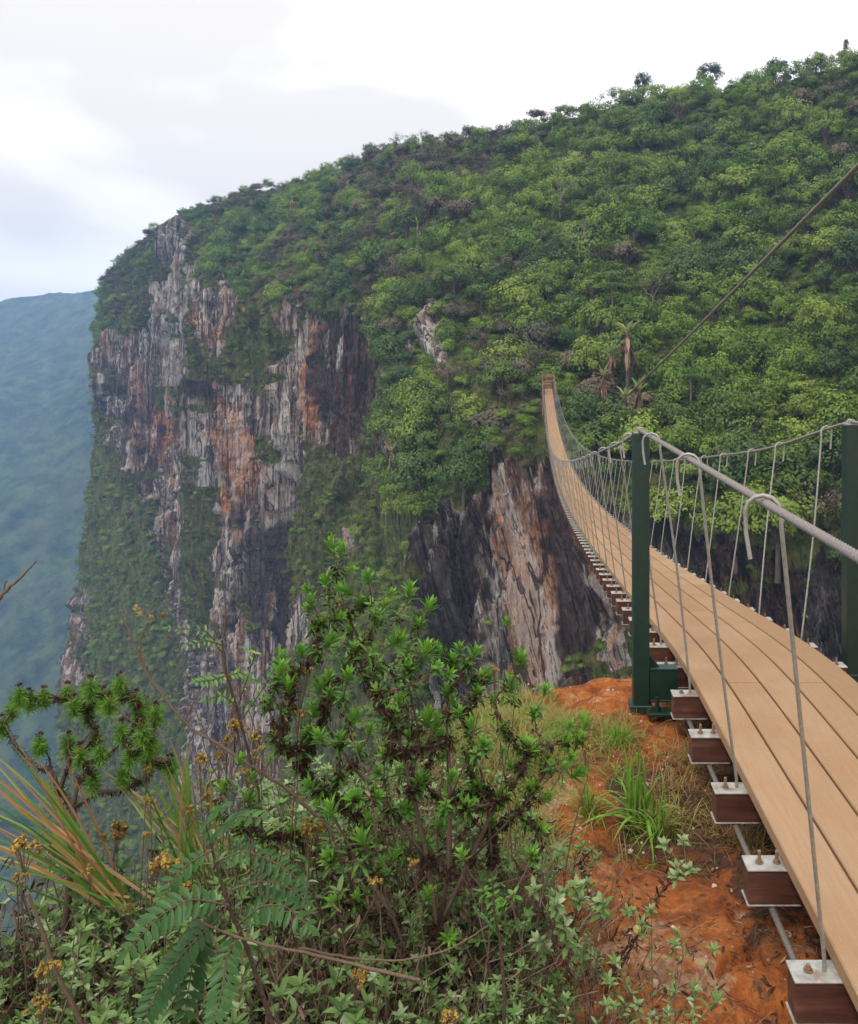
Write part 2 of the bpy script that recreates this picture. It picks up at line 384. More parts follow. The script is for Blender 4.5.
# control columns, right to left; each level is (px, py, distance) as measured along the camera's forward axis
LEV = [  # u key (px at rim), levels: skyline, mid slope, rim, cliff mid, cliff base, talus, foot
 [(1500,-90,78),(1500,190,52),(1500,500,30),(1500,600,29),(1500,720,28),(1500,1000,27),(1500,1700,26)],
 [(1050,20,115),(1050,250,80),(1050,530,52),(1050,600,51.5),(1050,690,51),(1050,900,49),(1050,1300,45)],
 [(858,56,140),(858,250,105),(858,560,66),(858,620,65.5),(858,690,65),(858,850,62),(858,1150,58)],
 [(740,84,150),(740,260,115),(740,535,72),(740,610,71.5),(740,690,71),(740,850,68),(740,1100,64)],
 [(640,96,158),(640,260,120),(640,515,79),(640,600,78.5),(640,700,78),(640,850,76),(640,1100,72)],
 [(560,114,165),(560,270,125),(560,452,86),(560,580,85),(560,710,83.5),(560,850,82),(560,1080,78)],
 [(490,132,175),(490,270,130),(490,458,88),(490,580,86.5),(490,710,85),(490,850,83),(490,1080,80)],
 [(404,142,195),(404,260,148),(404,524,96),(404,600,95.5),(404,700,95),(404,850,92),(404,1060,88)],
 [(388,146,203),(388,235,162),(388,332,140),(388,400,139),(388,470,136),(388,640,118),(388,1050,104)],
 [(330,172,235),(330,240,195),(330,310,166),(330,385,164),(330,460,161),(330,640,140),(330,1050,120)],
 [(290,184,250),(290,240,210),(290,305,183),(290,400,180),(290,500,177),(290,700,160),(290,1050,135)],
 [(240,194,268),(240,240,238),(240,290,215),(240,420,210),(240,570,205),(240,740,190),(240,1050,155)],
 [(200,209,285),(200,230,268),(200,270,250),(200,420,243),(200,600,236),(200,760,215),(200,1050,175)],
 [(175,217,300),(175,222,297),(175,232,292),(175,400,285),(175,580,276),(175,760,245),(175,1050,200)],
 [(150,234,312),(150,240,311),(150,255,308),(148,370,303),(145,500,296),(140,700,262),(125,1050,215)],
 [(128,252,322),(126,270,321),(122,300,318),(120,380,314),(118,460,308),(108,690,276),(85,1050,228)],
 [(112,268,331),(107,300,330),(102,330,328),(101,390,325),(101,445,320),(86,680,292),(50,1050,240)],
 [(105,276,345),(101,305,342),(97,335,340),(96,390,337),(95,445,333),(64,690,305),(25,1050,250)],
 [(112,285,400),(110,305,395),(107,340,392),(107,400,388),(107,450,384),(84,680,352),(45,1050,300)],
 [(125,300,640),(125,320,630),(125,350,620),(125,420,610),(125,470,600),(110,680,560),(90,1050,480)],
]
def pchip(x, xs, ys):
    h_ = np.diff(xs); d = np.diff(ys) / h_
    m = np.zeros(len(xs)); m[0] = d[0]; m[-1] = d[-1]
    for i in range(1, len(xs) - 1):
        m[i] = 0 if d[i - 1] * d[i] <= 0 else 2 * d[i - 1] * d[i] / (d[i - 1] + d[i])
    i = np.clip(np.searchsorted(xs, x) - 1, 0, len(xs) - 2)
    t = (x - xs[i]) / h_[i]; t2 = t * t; t3 = t2 * t
    return ((2 * t3 - 3 * t2 + 1) * ys[i] + (t3 - 2 * t2 + t) * h_[i] * m[i] + (-2 * t3 + 3 * t2) * ys[i + 1] + (t3 - t2) * h_[i] * m[i + 1])
A = np.array(LEV, float)                    # (cols, levels, 3)
ukey = np.concatenate([[0], np.cumsum([max(6.0, abs(A[i, 2, 0] - A[i + 1, 2, 0])) if i > 1 else (70 if i == 0 else 90) for i in range(len(A) - 1)])])
NU = 900
us = np.linspace(0, ukey[-1], NU)
G_ = np.stack([np.stack([pchip(us, ukey, A[:, l, k]) for k in range(3)], -1) for l in range(A.shape[1])], 1)  # NU, levels, 3
W = P(G_[..., 0], G_[..., 1], G_[..., 2])
back = W[:, 0] + np.stack([np.abs(W[:, 0, 0]) * .5 + 25, np.full(NU, 110.0), np.full(NU, -6.0)], -1)
W = np.concatenate([back[:, None], W, (W[:, -1] + np.array([0, -18, -190]))[:, None]], 1)
segs = [6, 62, 62, 80, 90, 80, 50, 14]
rows = [W[:, 0]]
tl = [0.0]
for k, n_ in enumerate(segs):
    for j in range(1, n_ + 1):
        t = j / n_; rows.append(W[:, k] * (1 - t) + W[:, k + 1] * t); tl.append(k + t)
S = np.stack(rows, 1); NV = S.shape[1]; tl = np.array(tl)
# soften the creases between levels a little (not the rim)
for _ in range(6):
    S2 = S.copy(); S2[:, 1:-1] = (S[:, :-2] + 2 * S[:, 1:-1] + S[:, 2:]) / 4; S = S2
for _ in range(3):
    S2 = S.copy(); S2[1:-1] = (S[:-2] + 2 * S[1:-1] + S[2:]) / 4; S = S2
def grid_normals(S):
    du = np.gradient(S, axis=0); dv = np.gradient(S, axis=1); n = unit(np.cross(du, dv))
    n[n[..., 1] > 0.0] *= 1
    s_ = np.sign(-(n * S).sum(-1, keepdims=True)); return n * np.where(s_ == 0, 1, s_)
N0 = grid_normals(S)
PX0 = CX + F * S[..., 0] / S[..., 1]; PY0 = CY - F * S[..., 2] / S[..., 1]
# ---- where bare rock shows (traced on the face, feathered by noise)
ROCK = [
 [(150,262),(160,232),(168,216),(190,214),(197,262),(200,284),(216,276),(243,280),(262,300),(284,306),(300,300),(314,312),(388,322),(393,400),(398,470),(380,520),(350,560),(330,620),(300,720),(280,820),(250,900),(190,900),(182,720),(176,640),(160,580),(140,500),(108,462),(99,425),(98,362),(104,338),(126,330),(150,300)],
 [(405,520),(447,500),(479,480),(492,446),(512,456),(549,452),(600,495),(650,512),(700,540),(760,540),(800,570),(870,556),(1100,545),(1500,520),(1500,760),(700,760),(640,900),(420,900),(424,640),(404,580)],
 [(426,318),(452,320),(456,370),(434,374)],[(406,326),(424,328),(422,356),(408,352)],
 [(84,590),(93,590),(86,640),(78,700),(64,705),(72,640)],
]
GREENONROCK = [[(40,700),(110,690),(180,640),(185,900),(40,900)],[(92,452),(126,468),(146,520),(150,600),(110,620),(96,560)],[(100,330),(128,326),(150,300),(158,262),(146,250),(118,270),(100,310)],
 [(196,214),(300,185),(300,262),(240,268),(200,264)], [(182,490),(206,462),(214,540),(212,620),(192,650),(178,590)],
 [(246,300),(276,300),(282,345),(268,392),(240,392),(232,370),(246,330)], [(290,440),(326,455),(372,460),(398,480),(392,540),(340,530),(318,600),(286,600),(296,520)],
 [(300,640),(345,560),(420,560),(424,900),(262,900),(290,760)],[(128,520),(160,560),(178,640),(182,760),(140,760),(120,620)],[(206,330),(222,330),(226,360),(208,362)],[(166,380),(182,380),(184,420),(168,424)]]
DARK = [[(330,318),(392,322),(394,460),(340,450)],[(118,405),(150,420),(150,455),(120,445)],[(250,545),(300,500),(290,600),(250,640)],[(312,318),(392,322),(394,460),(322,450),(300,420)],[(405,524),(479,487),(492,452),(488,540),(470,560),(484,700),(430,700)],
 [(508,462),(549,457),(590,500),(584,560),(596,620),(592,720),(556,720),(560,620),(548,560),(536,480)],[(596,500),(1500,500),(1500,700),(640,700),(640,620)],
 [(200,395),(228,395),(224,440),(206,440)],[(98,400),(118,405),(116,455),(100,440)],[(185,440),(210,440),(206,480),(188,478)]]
ORANGE = [[(215,300),(222,300),(228,470),(218,480)],[(250,420),(262,420),(268,560),(254,560)],[(290,335),(308,335),(316,430),(298,450),(286,400)],[(226,430),(250,430),(248,520),(232,520)],[(496,500),(524,515),(552,600),(548,710),(516,700),(505,600),(492,540)],
 [(318,350),(392,350),(392,440),(330,440)],[(130,400),(168,400),(170,470),(140,470)],[(590,655),(610,655),(610,720),(590,720)],
 [(700,560),(800,570),(800,680),(700,680)]]
PALE = [[(146,262),(190,214),(200,300),(190,400),(150,400)],[(284,312),(300,312),(306,420),(292,420)],[(492,452),(514,470),(536,560),(556,640),(560,720),(486,720),(488,560)],
 [(596,560),(640,560),(650,720),(590,720)],[(190,430),(215,430),(218,560),(196,560)],[(196,640),(232,640),(240,760),(196,760)],[(405,524),(416,524),(420,600),(410,600)],[(248,400),(284,400),(280,560),(256,560)],[(428,322),(450,322),(454,368),(436,372)],
 [(800,575),(858,560),(858,690),(800,690)]]
jx = fbm(np.stack([PX0, PY0, 0 * PX0], -1) / 16.0, 4, 11) * 13; jy = fbm(np.stack([PX0, PY0 * .6, 0 * PX0 + 5], -1) / 16.0, 4, 21) * 18
drip = fbm(np.stack([PX0 / 5.0, PY0 / 70.0, 0 * PX0 + 3], -1), 3, 23)
def mask(polys, soft=1, dr=22):
    m = np.zeros(PX0.shape)
    for p_ in polys: m = np.maximum(m, inpoly(PX0 + jx, PY0 + jy + drip * dr, p_).astype(float))
    for _ in range(soft):
        m[1:-1, 1:-1] = (m[1:-1, 1:-1] * 4 + m[:-2, 1:-1] + m[2:, 1:-1] + m[1:-1, :-2] + m[1:-1, 2:]) / 8
    return m
rock = mask(ROCK, 2) * (1 - mask(GREENONROCK, 1))
# patches of plants on ledges of the bare rock
led = fbm(S * np.array([.10, .10, .16]), 4, 31)
rock = rock * (led < np.where(S[..., 1] > 110, .36, .55))
veg = 1 - rock
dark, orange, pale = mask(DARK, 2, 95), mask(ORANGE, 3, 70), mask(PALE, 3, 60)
# ---- relief
def steps(x, q): y = x * q; fl = np.floor(y); fr = y - fl; return (fl + np.clip((fr - .42) / .16, 0, 1)) / q
q1 = S * np.array([1, 1, .16]); D = 0
sc_near = np.clip(S[..., 1] / 160.0, .45, 1.4)
b1 = fbm(q1 * .055, 3, 41); b2 = fbm(q1 * .16 + 3, 3, 42); b3 = fbm(S * np.array([1, 1, .22]) * .5, 3, 43); b4 = fbm(S * np.array([1, 1, .35]) * 1.3, 2, 44)
crk = -np.clip(.07 - np.abs(fbm(q1 * .12 + 9, 3, 46)), 0, .07) / .07
b5 = fbm(S * np.array([1.0, 1.0, .18]) * 1.25 + (S[..., 2:3] * np.array([.22, 0, 0])), 3, 47); b6 = fbm(S * np.array([1, 1, .3]) * 3.2, 2, 48)
nearw = np.clip((150 - S[..., 1]) / 60, 0, 1)
sl = S[..., 0] + .27 * S[..., 2]
slab = steps(fbm(np.stack([sl * .30, S[..., 1] * .10, S[..., 2] * .045], -1) + 31, 2, 49), 6) * 3.4
Dfine = (slab + steps(b5, 5) * .9 + b6 * .2) * nearw
Drock = (steps(b1, 3.5) * 6.0 + steps(b2, 3.5) * 3.6 + steps(b3, 3) * 1.5 + b4 * .5 + crk * 3.0) * sc_near
Dveg = fbm(S * .03, 3, 51) * 3.5 + fbm(S * .12, 3, 52) * 1.2
slope_up = np.clip(N0[..., 2], 0, 1)
rsm = mask(ROCK, 14, 10)
Dd = (Drock + Dfine) * (.25 + .75 * rsm) + Dveg * (1 - rsm)
edge = np.clip((tl - 0.3) / 1.2, 0, 1)[None] * 1.0
edge = np.where(tl[None] < 2.2, np.maximum(edge * .6, .25), 1)
# the bridge lands here: keep the slope calm around it
calm = np.clip(np.hypot(S[..., 0] - 1.1, (S[..., 1] - 88) * .6) / 9.0, .12, 1)
S = S + N0 * (Dd * edge * calm)[..., None]
gi = (np.arange(NU - 1)[:, None] * NV + np.arange(NV - 1)[None]).ravel()
quad = np.stack([gi, gi + 1, gi + NV + 1, gi + NV], -1)
G = Geo(); G.add(S.reshape(-1, 3), quad)
me = G.mesh('cliff_mountain', M_ROCK, True)
for nm, arr in (('slant', np.clip((125 - S[..., 1]) / 25, 0, 1)), ('veg', veg), ('dark', dark), ('orange', orange), ('pale', pale)):
    at = me.attributes.new(nm, 'FLOAT', 'POINT'); at.data.foreach_set('value', arr.ravel().astype(np.float32))
link('cliff_mountain', me, kind='structure')

# ---- far mountain and valley
nx, ny = 420, 260
xx = np.linspace(-1650, 850, nx)[:, None]; tt_ = np.linspace(0, 1, ny)[None]
yy = 620 + tt_ * 1060 + 0 * xx
crest = 116 + np.clip(.11 * (xx + 900), -60, 60) + 3 * np.sin(xx / 190.0) + 1.5 * np.sin(xx / 67.0 + 1)
zz = -330 + (crest + 330) * np.clip((tt_ - .05) / .72, 0, 1) ** .95 + 0 * xx
X3 = np.stack([xx + 0 * tt_, yy, zz], -1)
zz = zz + fbm(X3 * np.array([.006, .004, .0]), 4, 61) * 60 * np.clip(tt_ * 3, 0, 1) * np.clip((.80 - tt_) * 5, .12, 1) + np.abs(fbm(X3 * np.array([.03, .03, .03]), 4, 62)) * 13
X3[..., 2] = zz
gi = (np.arange(nx - 1)[:, None] * ny + np.arange(ny - 1)[None]).ravel()
G = Geo(); G.add(X3.reshape(-1, 3), np.stack([gi, gi + ny, gi + ny + 1, gi + 1], -1))
G.obj('far_hills', M_FAR, smooth=True, kind='structure')
G = Geo(); G.add([(-1690, -490, -335), (890, -490, -335), (890, 1710, -335), (-1690, 1710, -335)], [(0, 1, 2, 3)])
G.obj('valley_ground', M_FAR, kind='structure')
# ------------------------------------------------------------------ near ledge (red rock the camera stands on)
def y_edge(x): return np.interp(x, [-14, -6, -3.2, -2.2, -1.4, -.8, -.2, .4, 1.2, 2.5, 5, 16], [-1.5, .6, 1.7, 2.1, 2.7, 3.6, 4.6, 4.85, 5.0, 5.4, 6.5, 9.0])
def g_height(x, y):
    x = np.asarray(x, float); y = np.asarray(y, float)
    p = np.stack([x, y, 0 * x], -1)
    z = -1.74 + .03 * np.clip(x, -1, 3)
    z = z - np.clip(-.15 - x, 0, 9) * .16                    # falls away to the left
    z = z + .05 * fbm(p * 1.3, 3, 71) + .035 * steps(fbm(p * 2.1 + 4, 3, 72), 4) + .012 * fbm(p * 9, 3, 73)
    cr_ = np.abs(fbm(p * np.array([.8, 1.6, 1]) + 2.7, 3, 75)); z = z - .05 * np.clip(.05 - cr_, 0, .05) / .05
    z = z - .10 * np.clip(y - 4.3, 0, 2)
    z = z + .02 * np.exp(-((x - .35) ** 2 / .25 + (y - 4.75) ** 2 / .10))      # hump on the brink left of the post
    z = z + .05 * np.exp(-((x - .35) ** 2 / .16 + (y - 2.1) ** 2 / .12))
    return z
xs_ = np.concatenate([np.linspace(-14, -2.2, 40)[:-1], np.linspace(-2.2, 2.2, 330), np.linspace(2.2, 16, 40)[1:]])
ts_ = np.concatenate([np.linspace(-9, -1.0, 26)[:-1], np.linspace(-1, 0, 20)])     # placeholder, remapped below
ye = y_edge(xs_)
yr = np.concatenate([np.linspace(0, .60, 30)[:-1], np.linspace(.60, 1, 250)])
YY = -9 + (ye[:, None] + 9) * yr[None]
XX = xs_[:, None] + 0 * YY
ZZ = g_height(XX, YY)
# brink and the wall that drops from it
dn = np.concatenate([[.03, .09, .2, .4], np.linspace(.7, 60, 46)])
rim_z = ZZ[:, -1:]
nzq = fbm(np.stack([XX[:, -1:] + 0 * dn, 0 * dn + 0 * XX[:, -1:], dn * .4 + 0 * XX[:, -1:]], -1) * .8, 4, 81)
YD = YY[:, -1:] + .02 + np.minimum(dn, .5) * .5 + (dn * .05 + nzq * np.minimum(dn, 3) * .35)
ZD = rim_z - dn
XXa = np.concatenate([XX, XX[:, -1:] + 0 * dn], 1); YYa = np.concatenate([YY, YD], 1); ZZa = np.concatenate([ZZ, ZD], 1)
a_, b_ = XXa.shape
gi = (np.arange(a_ - 1)[:, None] * b_ + np.arange(b_ - 1)[None]).ravel()
G = Geo(); G.add(np.stack([XXa, YYa, ZZa], -1).reshape(-1, 3), np.stack([gi, gi + b_, gi + b_ + 1, gi + 1], -1))
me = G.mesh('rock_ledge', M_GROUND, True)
pj = np.stack([XXa, YYa, 0 * XXa], -1)
j1 = fbm(pj * 2.2, 3, 91) * .5
soil = np.clip(1 - np.abs(XXa + j1 * .5 - 1.1) / .50, 0, 1) ** .5 * (YYa < 4.6) + np.clip((-.35 - XXa + j1) * 1.5, 0, 1) * .7  # strip under the deck: soil, with the deck's shade painted into its dark colour
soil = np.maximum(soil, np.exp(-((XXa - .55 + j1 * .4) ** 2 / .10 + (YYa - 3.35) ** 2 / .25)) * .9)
turf = np.exp(-((XXa + .12 + j1 * .6) ** 2 / .16 + (YYa - 3.95) ** 2 / .55)) * 1.0
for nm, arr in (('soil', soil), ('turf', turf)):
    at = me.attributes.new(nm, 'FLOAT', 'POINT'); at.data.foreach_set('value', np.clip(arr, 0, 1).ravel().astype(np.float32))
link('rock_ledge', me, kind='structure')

# ------------------------------------------------------------------ suspension bridge
ZA, ZB = 4.3, 87.0
def deck_z(y):
    y = np.asarray(y, float)
    t = (np.log1p(np.exp((y - ZA) * 3.0)) / 3.0)             # smooth start of the sag
    u = np.clip(t / (ZB - ZA), 0, 1)
    return -1.45 - .140 * t * (1 - u)
BR = link('suspension_bridge', None, label='long sagging footbridge with tan plank deck, steel rod hangers and green posts', category='bridge')
BR.empty_display_size = .2
DX0, PWID, PGAP, PT = .745, .145, .009, .042
def plank_mesh(x0, y0, y1, tint):
    n = max(2, int((y1 - y0) / (.12 if y0 < 14 else .5)))
    y = np.linspace(y0, y1, n + 1); z = deck_z(y); c = .004
    prof = np.array([(c, 0), (PWID - c, 0), (PWID, -c), (PWID, -PT), (0, -PT), (0, -c)])
    v = np.stack([np.broadcast_to(x0 + prof[:, 0], (n + 1, 6)), np.broadcast_to(y[:, None], (n + 1, 6)), z[:, None] + prof[:, 1]], -1)
    i = np.arange(n)[:, None] * 6; j = np.arange(6)[None]; j2 = (j + 1) % 6
    g = Geo(); g.add(v, np.stack([i + j, i + 6 + j, i + 6 + j2, i + j2], -1).reshape(-1, 4), tint)
    for e in (0, n): g.add(v[e], [[0, 1, 2, 5], [5, 2, 3, 4]], tint)
    return g
for r_ in range(5):
    y = -4.2 + [2.39, 4.39, 2.39 - 1.3, 4.39 - 1.3 + .0, 2.39][r_] - 6 + 4.2 if False else [-1.41, -1.6, .9, -1.6 + 1.8, -1.41][r_] - 3.0
    y = {0: -6.3, 1: -1.42, 2: -6.0, 3: -1.41 - 2.9, 4: -3.2}[r_]
    seam = {0: 6.9, 1: 3.985, 2: 5.9, 3: 3.985, 4: 7.4}[r_]
    LP = 5.58
    y = seam - LP * 2
    k = 0
    while y < 83.5:
        y1 = min(y + LP, 84.0)
        plank_mesh(DX0 + r_ * (PWID + PGAP), y + .0025, y1 - .0025, float(rng.uniform(.1, .9))).obj('plank', M_DECK, BR)
        y = y1
# bearers
BX0, BX1, BW, BH = .63, 1.61, .072, .100
def bearer_mesh():
    g = Geo(); g.box(BX0 + .004, BX1 - .004, 0, BW, -.006 - BH, -.006, ch=.003); return g.mesh('bearer', M_BEARER)
def plate_mesh(x0, x1, z1, th_=.006):
    g = Geo(); g.box(x0, x1, -.004, BW + .004, z1 - th_, z1, ch=.0015); return g.mesh('end_plate', M_PLATE)
ME_B = bearer_mesh()
ME_PL = plate_mesh(BX0, BX0 + .19, 0); ME_PR = plate_mesh(BX1 - .19, BX1, 0)
ME_QL = plate_mesh(BX0 - .001, BX0 + .16, -.006 - BH, .003); ME_QR = plate_mesh(BX1 - .16, BX1 + .001, -.006 - BH, .003)
def bolt_mesh(tall):
    g = Geo(); a6 = 6
    g.tube([(0, 0, .0005), (0, 0, .009)], .0095, 6)                # nut
    g.tube([(0, 0, .009), (0, 0, tall)], .0052, 8)
    g.tube([(0, 0, .0005), (0, 0, .002)], .013, 12)                # washer
    return g.mesh('bolt', M_BOLT)
ME_BO = bolt_mesh(.036); ME_BS = bolt_mesh(.016)
g = Geo(); g.box(BX0, BX1, 0, BW, -.006 - BH, -.006, mat=0)
for xa, xb in ((BX0, BX0 + .19), (BX1 - .19, BX1)): g.box(xa, xb, -.004, BW + .004, -.006 + .0005, 0, mat=1)
for xb in (BX0 + .05, BX0 + .10, BX1 - .05, BX1 - .10): g.tube([(xb, BW / 2, 0), (xb, BW / 2, .035)], .007, 4, mat=1)
ME_FAR = g.mesh('bearer', [M_BEARER, M_PLATE])
def kbase(k): return 2.08 + .465 * k
K0, K1 = -8, 176
far = Geo()
for k in range(K0, K1):
    y = kbase(k); z = float(deck_z(y + BW / 2)) - PT - .003
    if k > 86:
        far.box(BX0, BX1, y, y + BW, z - .006 - BH, z - .006, mat=0)
        for xa, xb in ((BX0, BX0 + .19), (BX1 - .19, BX1)): far.box(xa, xb, y - .004, y + BW + .004, z - .0055, z, mat=1)
        continue
    if k > 16:
        link('bearer', ME_FAR, BR, (0, y, z)); continue
    b = link('bearer', ME_B, BR, (0, y, z))
    for m_ in (ME_PL, ME_PR, ME_QL, ME_QR): link('end_plate', m_, b)
    hang = k % 2 == 0
    for s_, xo in ((1, BX0), (-1, BX1)):
        link('bolt', ME_BS if hang and k in (0, 4) else ME_BO, b, (xo + s_ * .045, BW / 2, 0))
        if not hang: link('bolt', ME_BO, b, (xo + s_ * .098, BW / 2, 0))
o = far.obj('bearer', [M_BEARER, M_PLATE], BR, kind='stuff')
# handrail cables: level behind the posts, then following the sag
YL, YR = 4.25, 4.68
XL0, XR0 = .515, 1.730
def rail_z(y, ya, ztop):
    y = np.asarray(y, float); t = np.clip(y - ya, 0, None)
    dz = deck_z(y) + 1.14
    w_ = np.clip(t / 2.2, 0, 1); w_ = w_ * w_ * (3 - 2 * w_)
    lin = ztop - .155 * t
    return np.where(y < ya, ztop + .012 * np.clip(ya - y, 0, 9) * 0, lin * (1 - w_) + dz * w_)
ZTL, ZTR = -.300, -.285
for xc, ya, zt in ((XL0, YL, ZTL), (XR0, YR, ZTR)):
    y = np.concatenate([np.arange(-3.5, .6, .1), np.arange(.6, 7.0, .008 if xc < 1 else .02), np.arange(7, 20, .12), np.arange(20, 88.5, .5)])
    g = Geo(); tw = y * 2 * np.pi / .078
    pts = np.stack([np.full_like(y, xc), y, rail_z(y, ya, zt)], -1)
    near = y < 7.0
    g.tube(pts[near], .0092, 18, twist=tw[near], lobes=6, depth=.13)
    g.tube(pts[y >= 6.98], .0092, 8)
    g.obj('handrail_cable', M_CABLE, BR, smooth=True)
for xc in (.705, 1.535):
    y = np.concatenate([np.arange(-3.5, 8, .1), np.arange(8, 88, .5)])
    g = Geo(); g.tube(np.stack([np.full_like(y, xc), y + .0, deck_z(y) - PT - .009 - BH - .016], -1), .0105, 8)
    g.obj('deck_cable', M_WIRE, BR, smooth=True)
# hangers: rod with a cane hook over the cable and its foot on the bearer plate
def hanger_geo(g, k, side, seg, sides, tip=True):
    yb = kbase(k) + BW / 2; zb = float(deck_z(yb)) - PT - .003
    xb = (BX0 + .085) if side < 0 else (BX1 - .085)
    xc = XL0 if side < 0 else XR0
    sgn = -1 if side < 0 else 1                                   # outward
    off = (-.17 if k < 3 else -.24) if side < 0 else .16 + .04 * math.sin(k * 1.7)
    off += .05 * math.sin(k * 2.3 + side)
    yt = yb + off
    ya, zt = (YL, ZTL) if side < 0 else (YR, ZTR)
    if abs(yt - ya) < .12: yt = ya - .15
    zc = float(rail_z(yt, ya, zt)); R = .036; r = .0054
    c = np.array([xc + sgn * .004, yt, zc - .019])                     # hook centre: the arch rests on the cable
    pts = [np.array([xb, yb, zb + .001]), np.array([xb, yb, zb + .03])]
    a0 = c + np.array([-sgn * R, 0, -.03])
    for t in np.linspace(.06, 1, seg): 
        m_ = pts[1] * (1 - t) + a0 * t; m_[0] += sgn * .010 * math.sin(t * math.pi) * math.sin(k * 1.3); pts.append(m_)
    for a in np.linspace(0, math.pi, max(4, seg // 2 + 3)):
        pts.append(c + np.array([-sgn * R * math.cos(a), .010 * a, R * math.sin(a)]))
    tail = .11 + .03 * math.sin(k * 3.1)
    pts.append(c + np.array([sgn * R * .96, .035, -tail * .45])); pts.append(c + np.array([sgn * R * .75, .045 - .02, -tail]))
    g.tube(pts, r, sides)
for side in (-1, 1):
    fg = Geo()
    for k in range(-4, K1 - 2, 2):
        if k > 92: hanger_geo(fg, k, side, 3, 4); continue
        g = Geo(); hanger_geo(g, k, side, 8 if k < 20 else 4, 8 if k < 20 else 5)
        g.obj('hanger_rod', M_ROD, BR, smooth=True)
    fg.obj('hanger_rod', M_ROD, BR, kind='stuff')
# posts
def post(xc, ya, zt, xin):
    wd, dp = .040, .042
    g = Geo(); zb = -1.74
    g.box(xc - wd, xc + wd, ya - dp, ya + dp, zb, zt - .016, ch=.004)
    p_ = g.obj('post', M_GREEN, BR)
    s_ = 1 if xin > xc else -1
    g = Geo(); x0, x1 = sorted((xc + s_ * .042, xin))
    g.box(x0, x1, ya - .034, ya + .034, -1.650, -1.640 + .002, ch=.002)
    g.box(x0, x1, ya - .034, ya + .034, -1.492, -1.482, ch=.002)
    g.box(x0, x1, ya - .031, ya + .031, -1.640, -1.492)
    # gusset
    gx = xc + s_ * .042
    g.add([(gx, ya - .004, -1.482), (gx + s_ * .05, ya - .004, -1.482), (gx, ya - .004, -1.42), (gx, ya + .004, -1.482), (gx + s_ * .05, ya + .004, -1.482), (gx, ya + .004, -1.42)],
          [(0, 1, 2, 2), (3, 5, 4, 4), (0, 2, 5, 3), (1, 4, 5, 2), (0, 3, 4, 1)])
    if xc < 1: g.obj('base_beam', M_GREEN, p_)
    g = Geo(); xs2 = sorted((xc + s_ * .02, xc + s_ * .16)); g.box(xs2[0], xs2[1], ya - .13, ya - .045, -1.685, -1.668, ch=.002)
    g.box(xc - .055, xc + .055, ya - .055, ya + .055, -1.70, -1.66, ch=.004)
    g.obj('base_plate', M_GREEN, p_)
    g = Geo(); bx = xc + s_ * .07
    g.tube([(bx, ya - .09, -1.80), (bx, ya - .09, -1.60)], .010, 10); g.tube([(bx, ya - .09, -1.668), (bx, ya - .09, -1.648)], .019, 6)
    g.obj('anchor_bolt', M_GREEN, p_)
    # saddle clamp that carries the cable
    g = Geo(); g.box(xc - .034, xc + .034, ya - .034, ya + .034, zt - .0155, zt - .0105, ch=.001)
    for dy in (-.018, .018):
        a = np.linspace(0, math.pi, 9); g.tube(np.stack([xc + .015 * np.cos(a), np.full(9, ya + dy), zt + .013 * np.sin(a) - .001], -1), .0035, 6)
        for sx in (-1, 1): g.tube([(xc + sx * .015, ya + dy, zt - .0105), (xc + sx * .015, ya + dy, zt - .002)], .0065, 6)
    g.obj('cable_clamp', M_PLATE, p_)
post(XL0 + .003, YL, ZTL, .70); post(XR0, YR, ZTR, 1.55)
# far landing: weathered boards, end posts and cross beam
g = Geo(); yl = np.linspace(83.99, 92, 9)
for i in range(8):
    z = float(deck_z(min(yl[i], 87)))
    g.box(DX0 - .06, 1.55, yl[i], yl[i + 1] - .03, z - .10, z - .004, tint=.5)
g.obj('landing_deck', M_RUSTY, BR)
g = Geo()
for xs2 in (.52, 1.66):
    g.box(xs2, xs2 + .12, 86.2, 86.4, -4.6, -.35); 
g.box(.5, 1.8, 86.41, 86.52, -.75, -.45); g.box(.5, 1.8, 86.41, 86.52, -1.25, -1.0)
g.obj('end_frame', M_RUSTY, BR)
for xs2 in (.5, 1.74):
    g = Geo(); g.box(xs2, xs2 + .05, 80, 86.2, -2.2, -1.4 + .0); g.obj('side_board', M_RUSTY, BR)
# one free cable above the deck, from the far landing up to an anchor behind the camera
yc = np.array([-6, -2, 0, 2.65, 6.75, 14.4, 25, 40, 60, 77, 88.0]); zc = np.array([1.95, 1.32, 1.02, .655, .09, -.86, -1.74, -2.28, -2.12, -1.5, -.6])
y = np.concatenate([np.arange(-6, 12, .25), np.arange(12, 88, .8)])
g = Geo(); z = pchip(y, yc, zc); tw = y * 2 * np.pi / .1
g.tube(np.stack([1.02 + 0 * y, y, z], -1), .0082, 8)
g.obj('overhead_cable', M_WIRE, smooth=True, label='thin steel cable slung above the footbridge from upper right', category='cable')
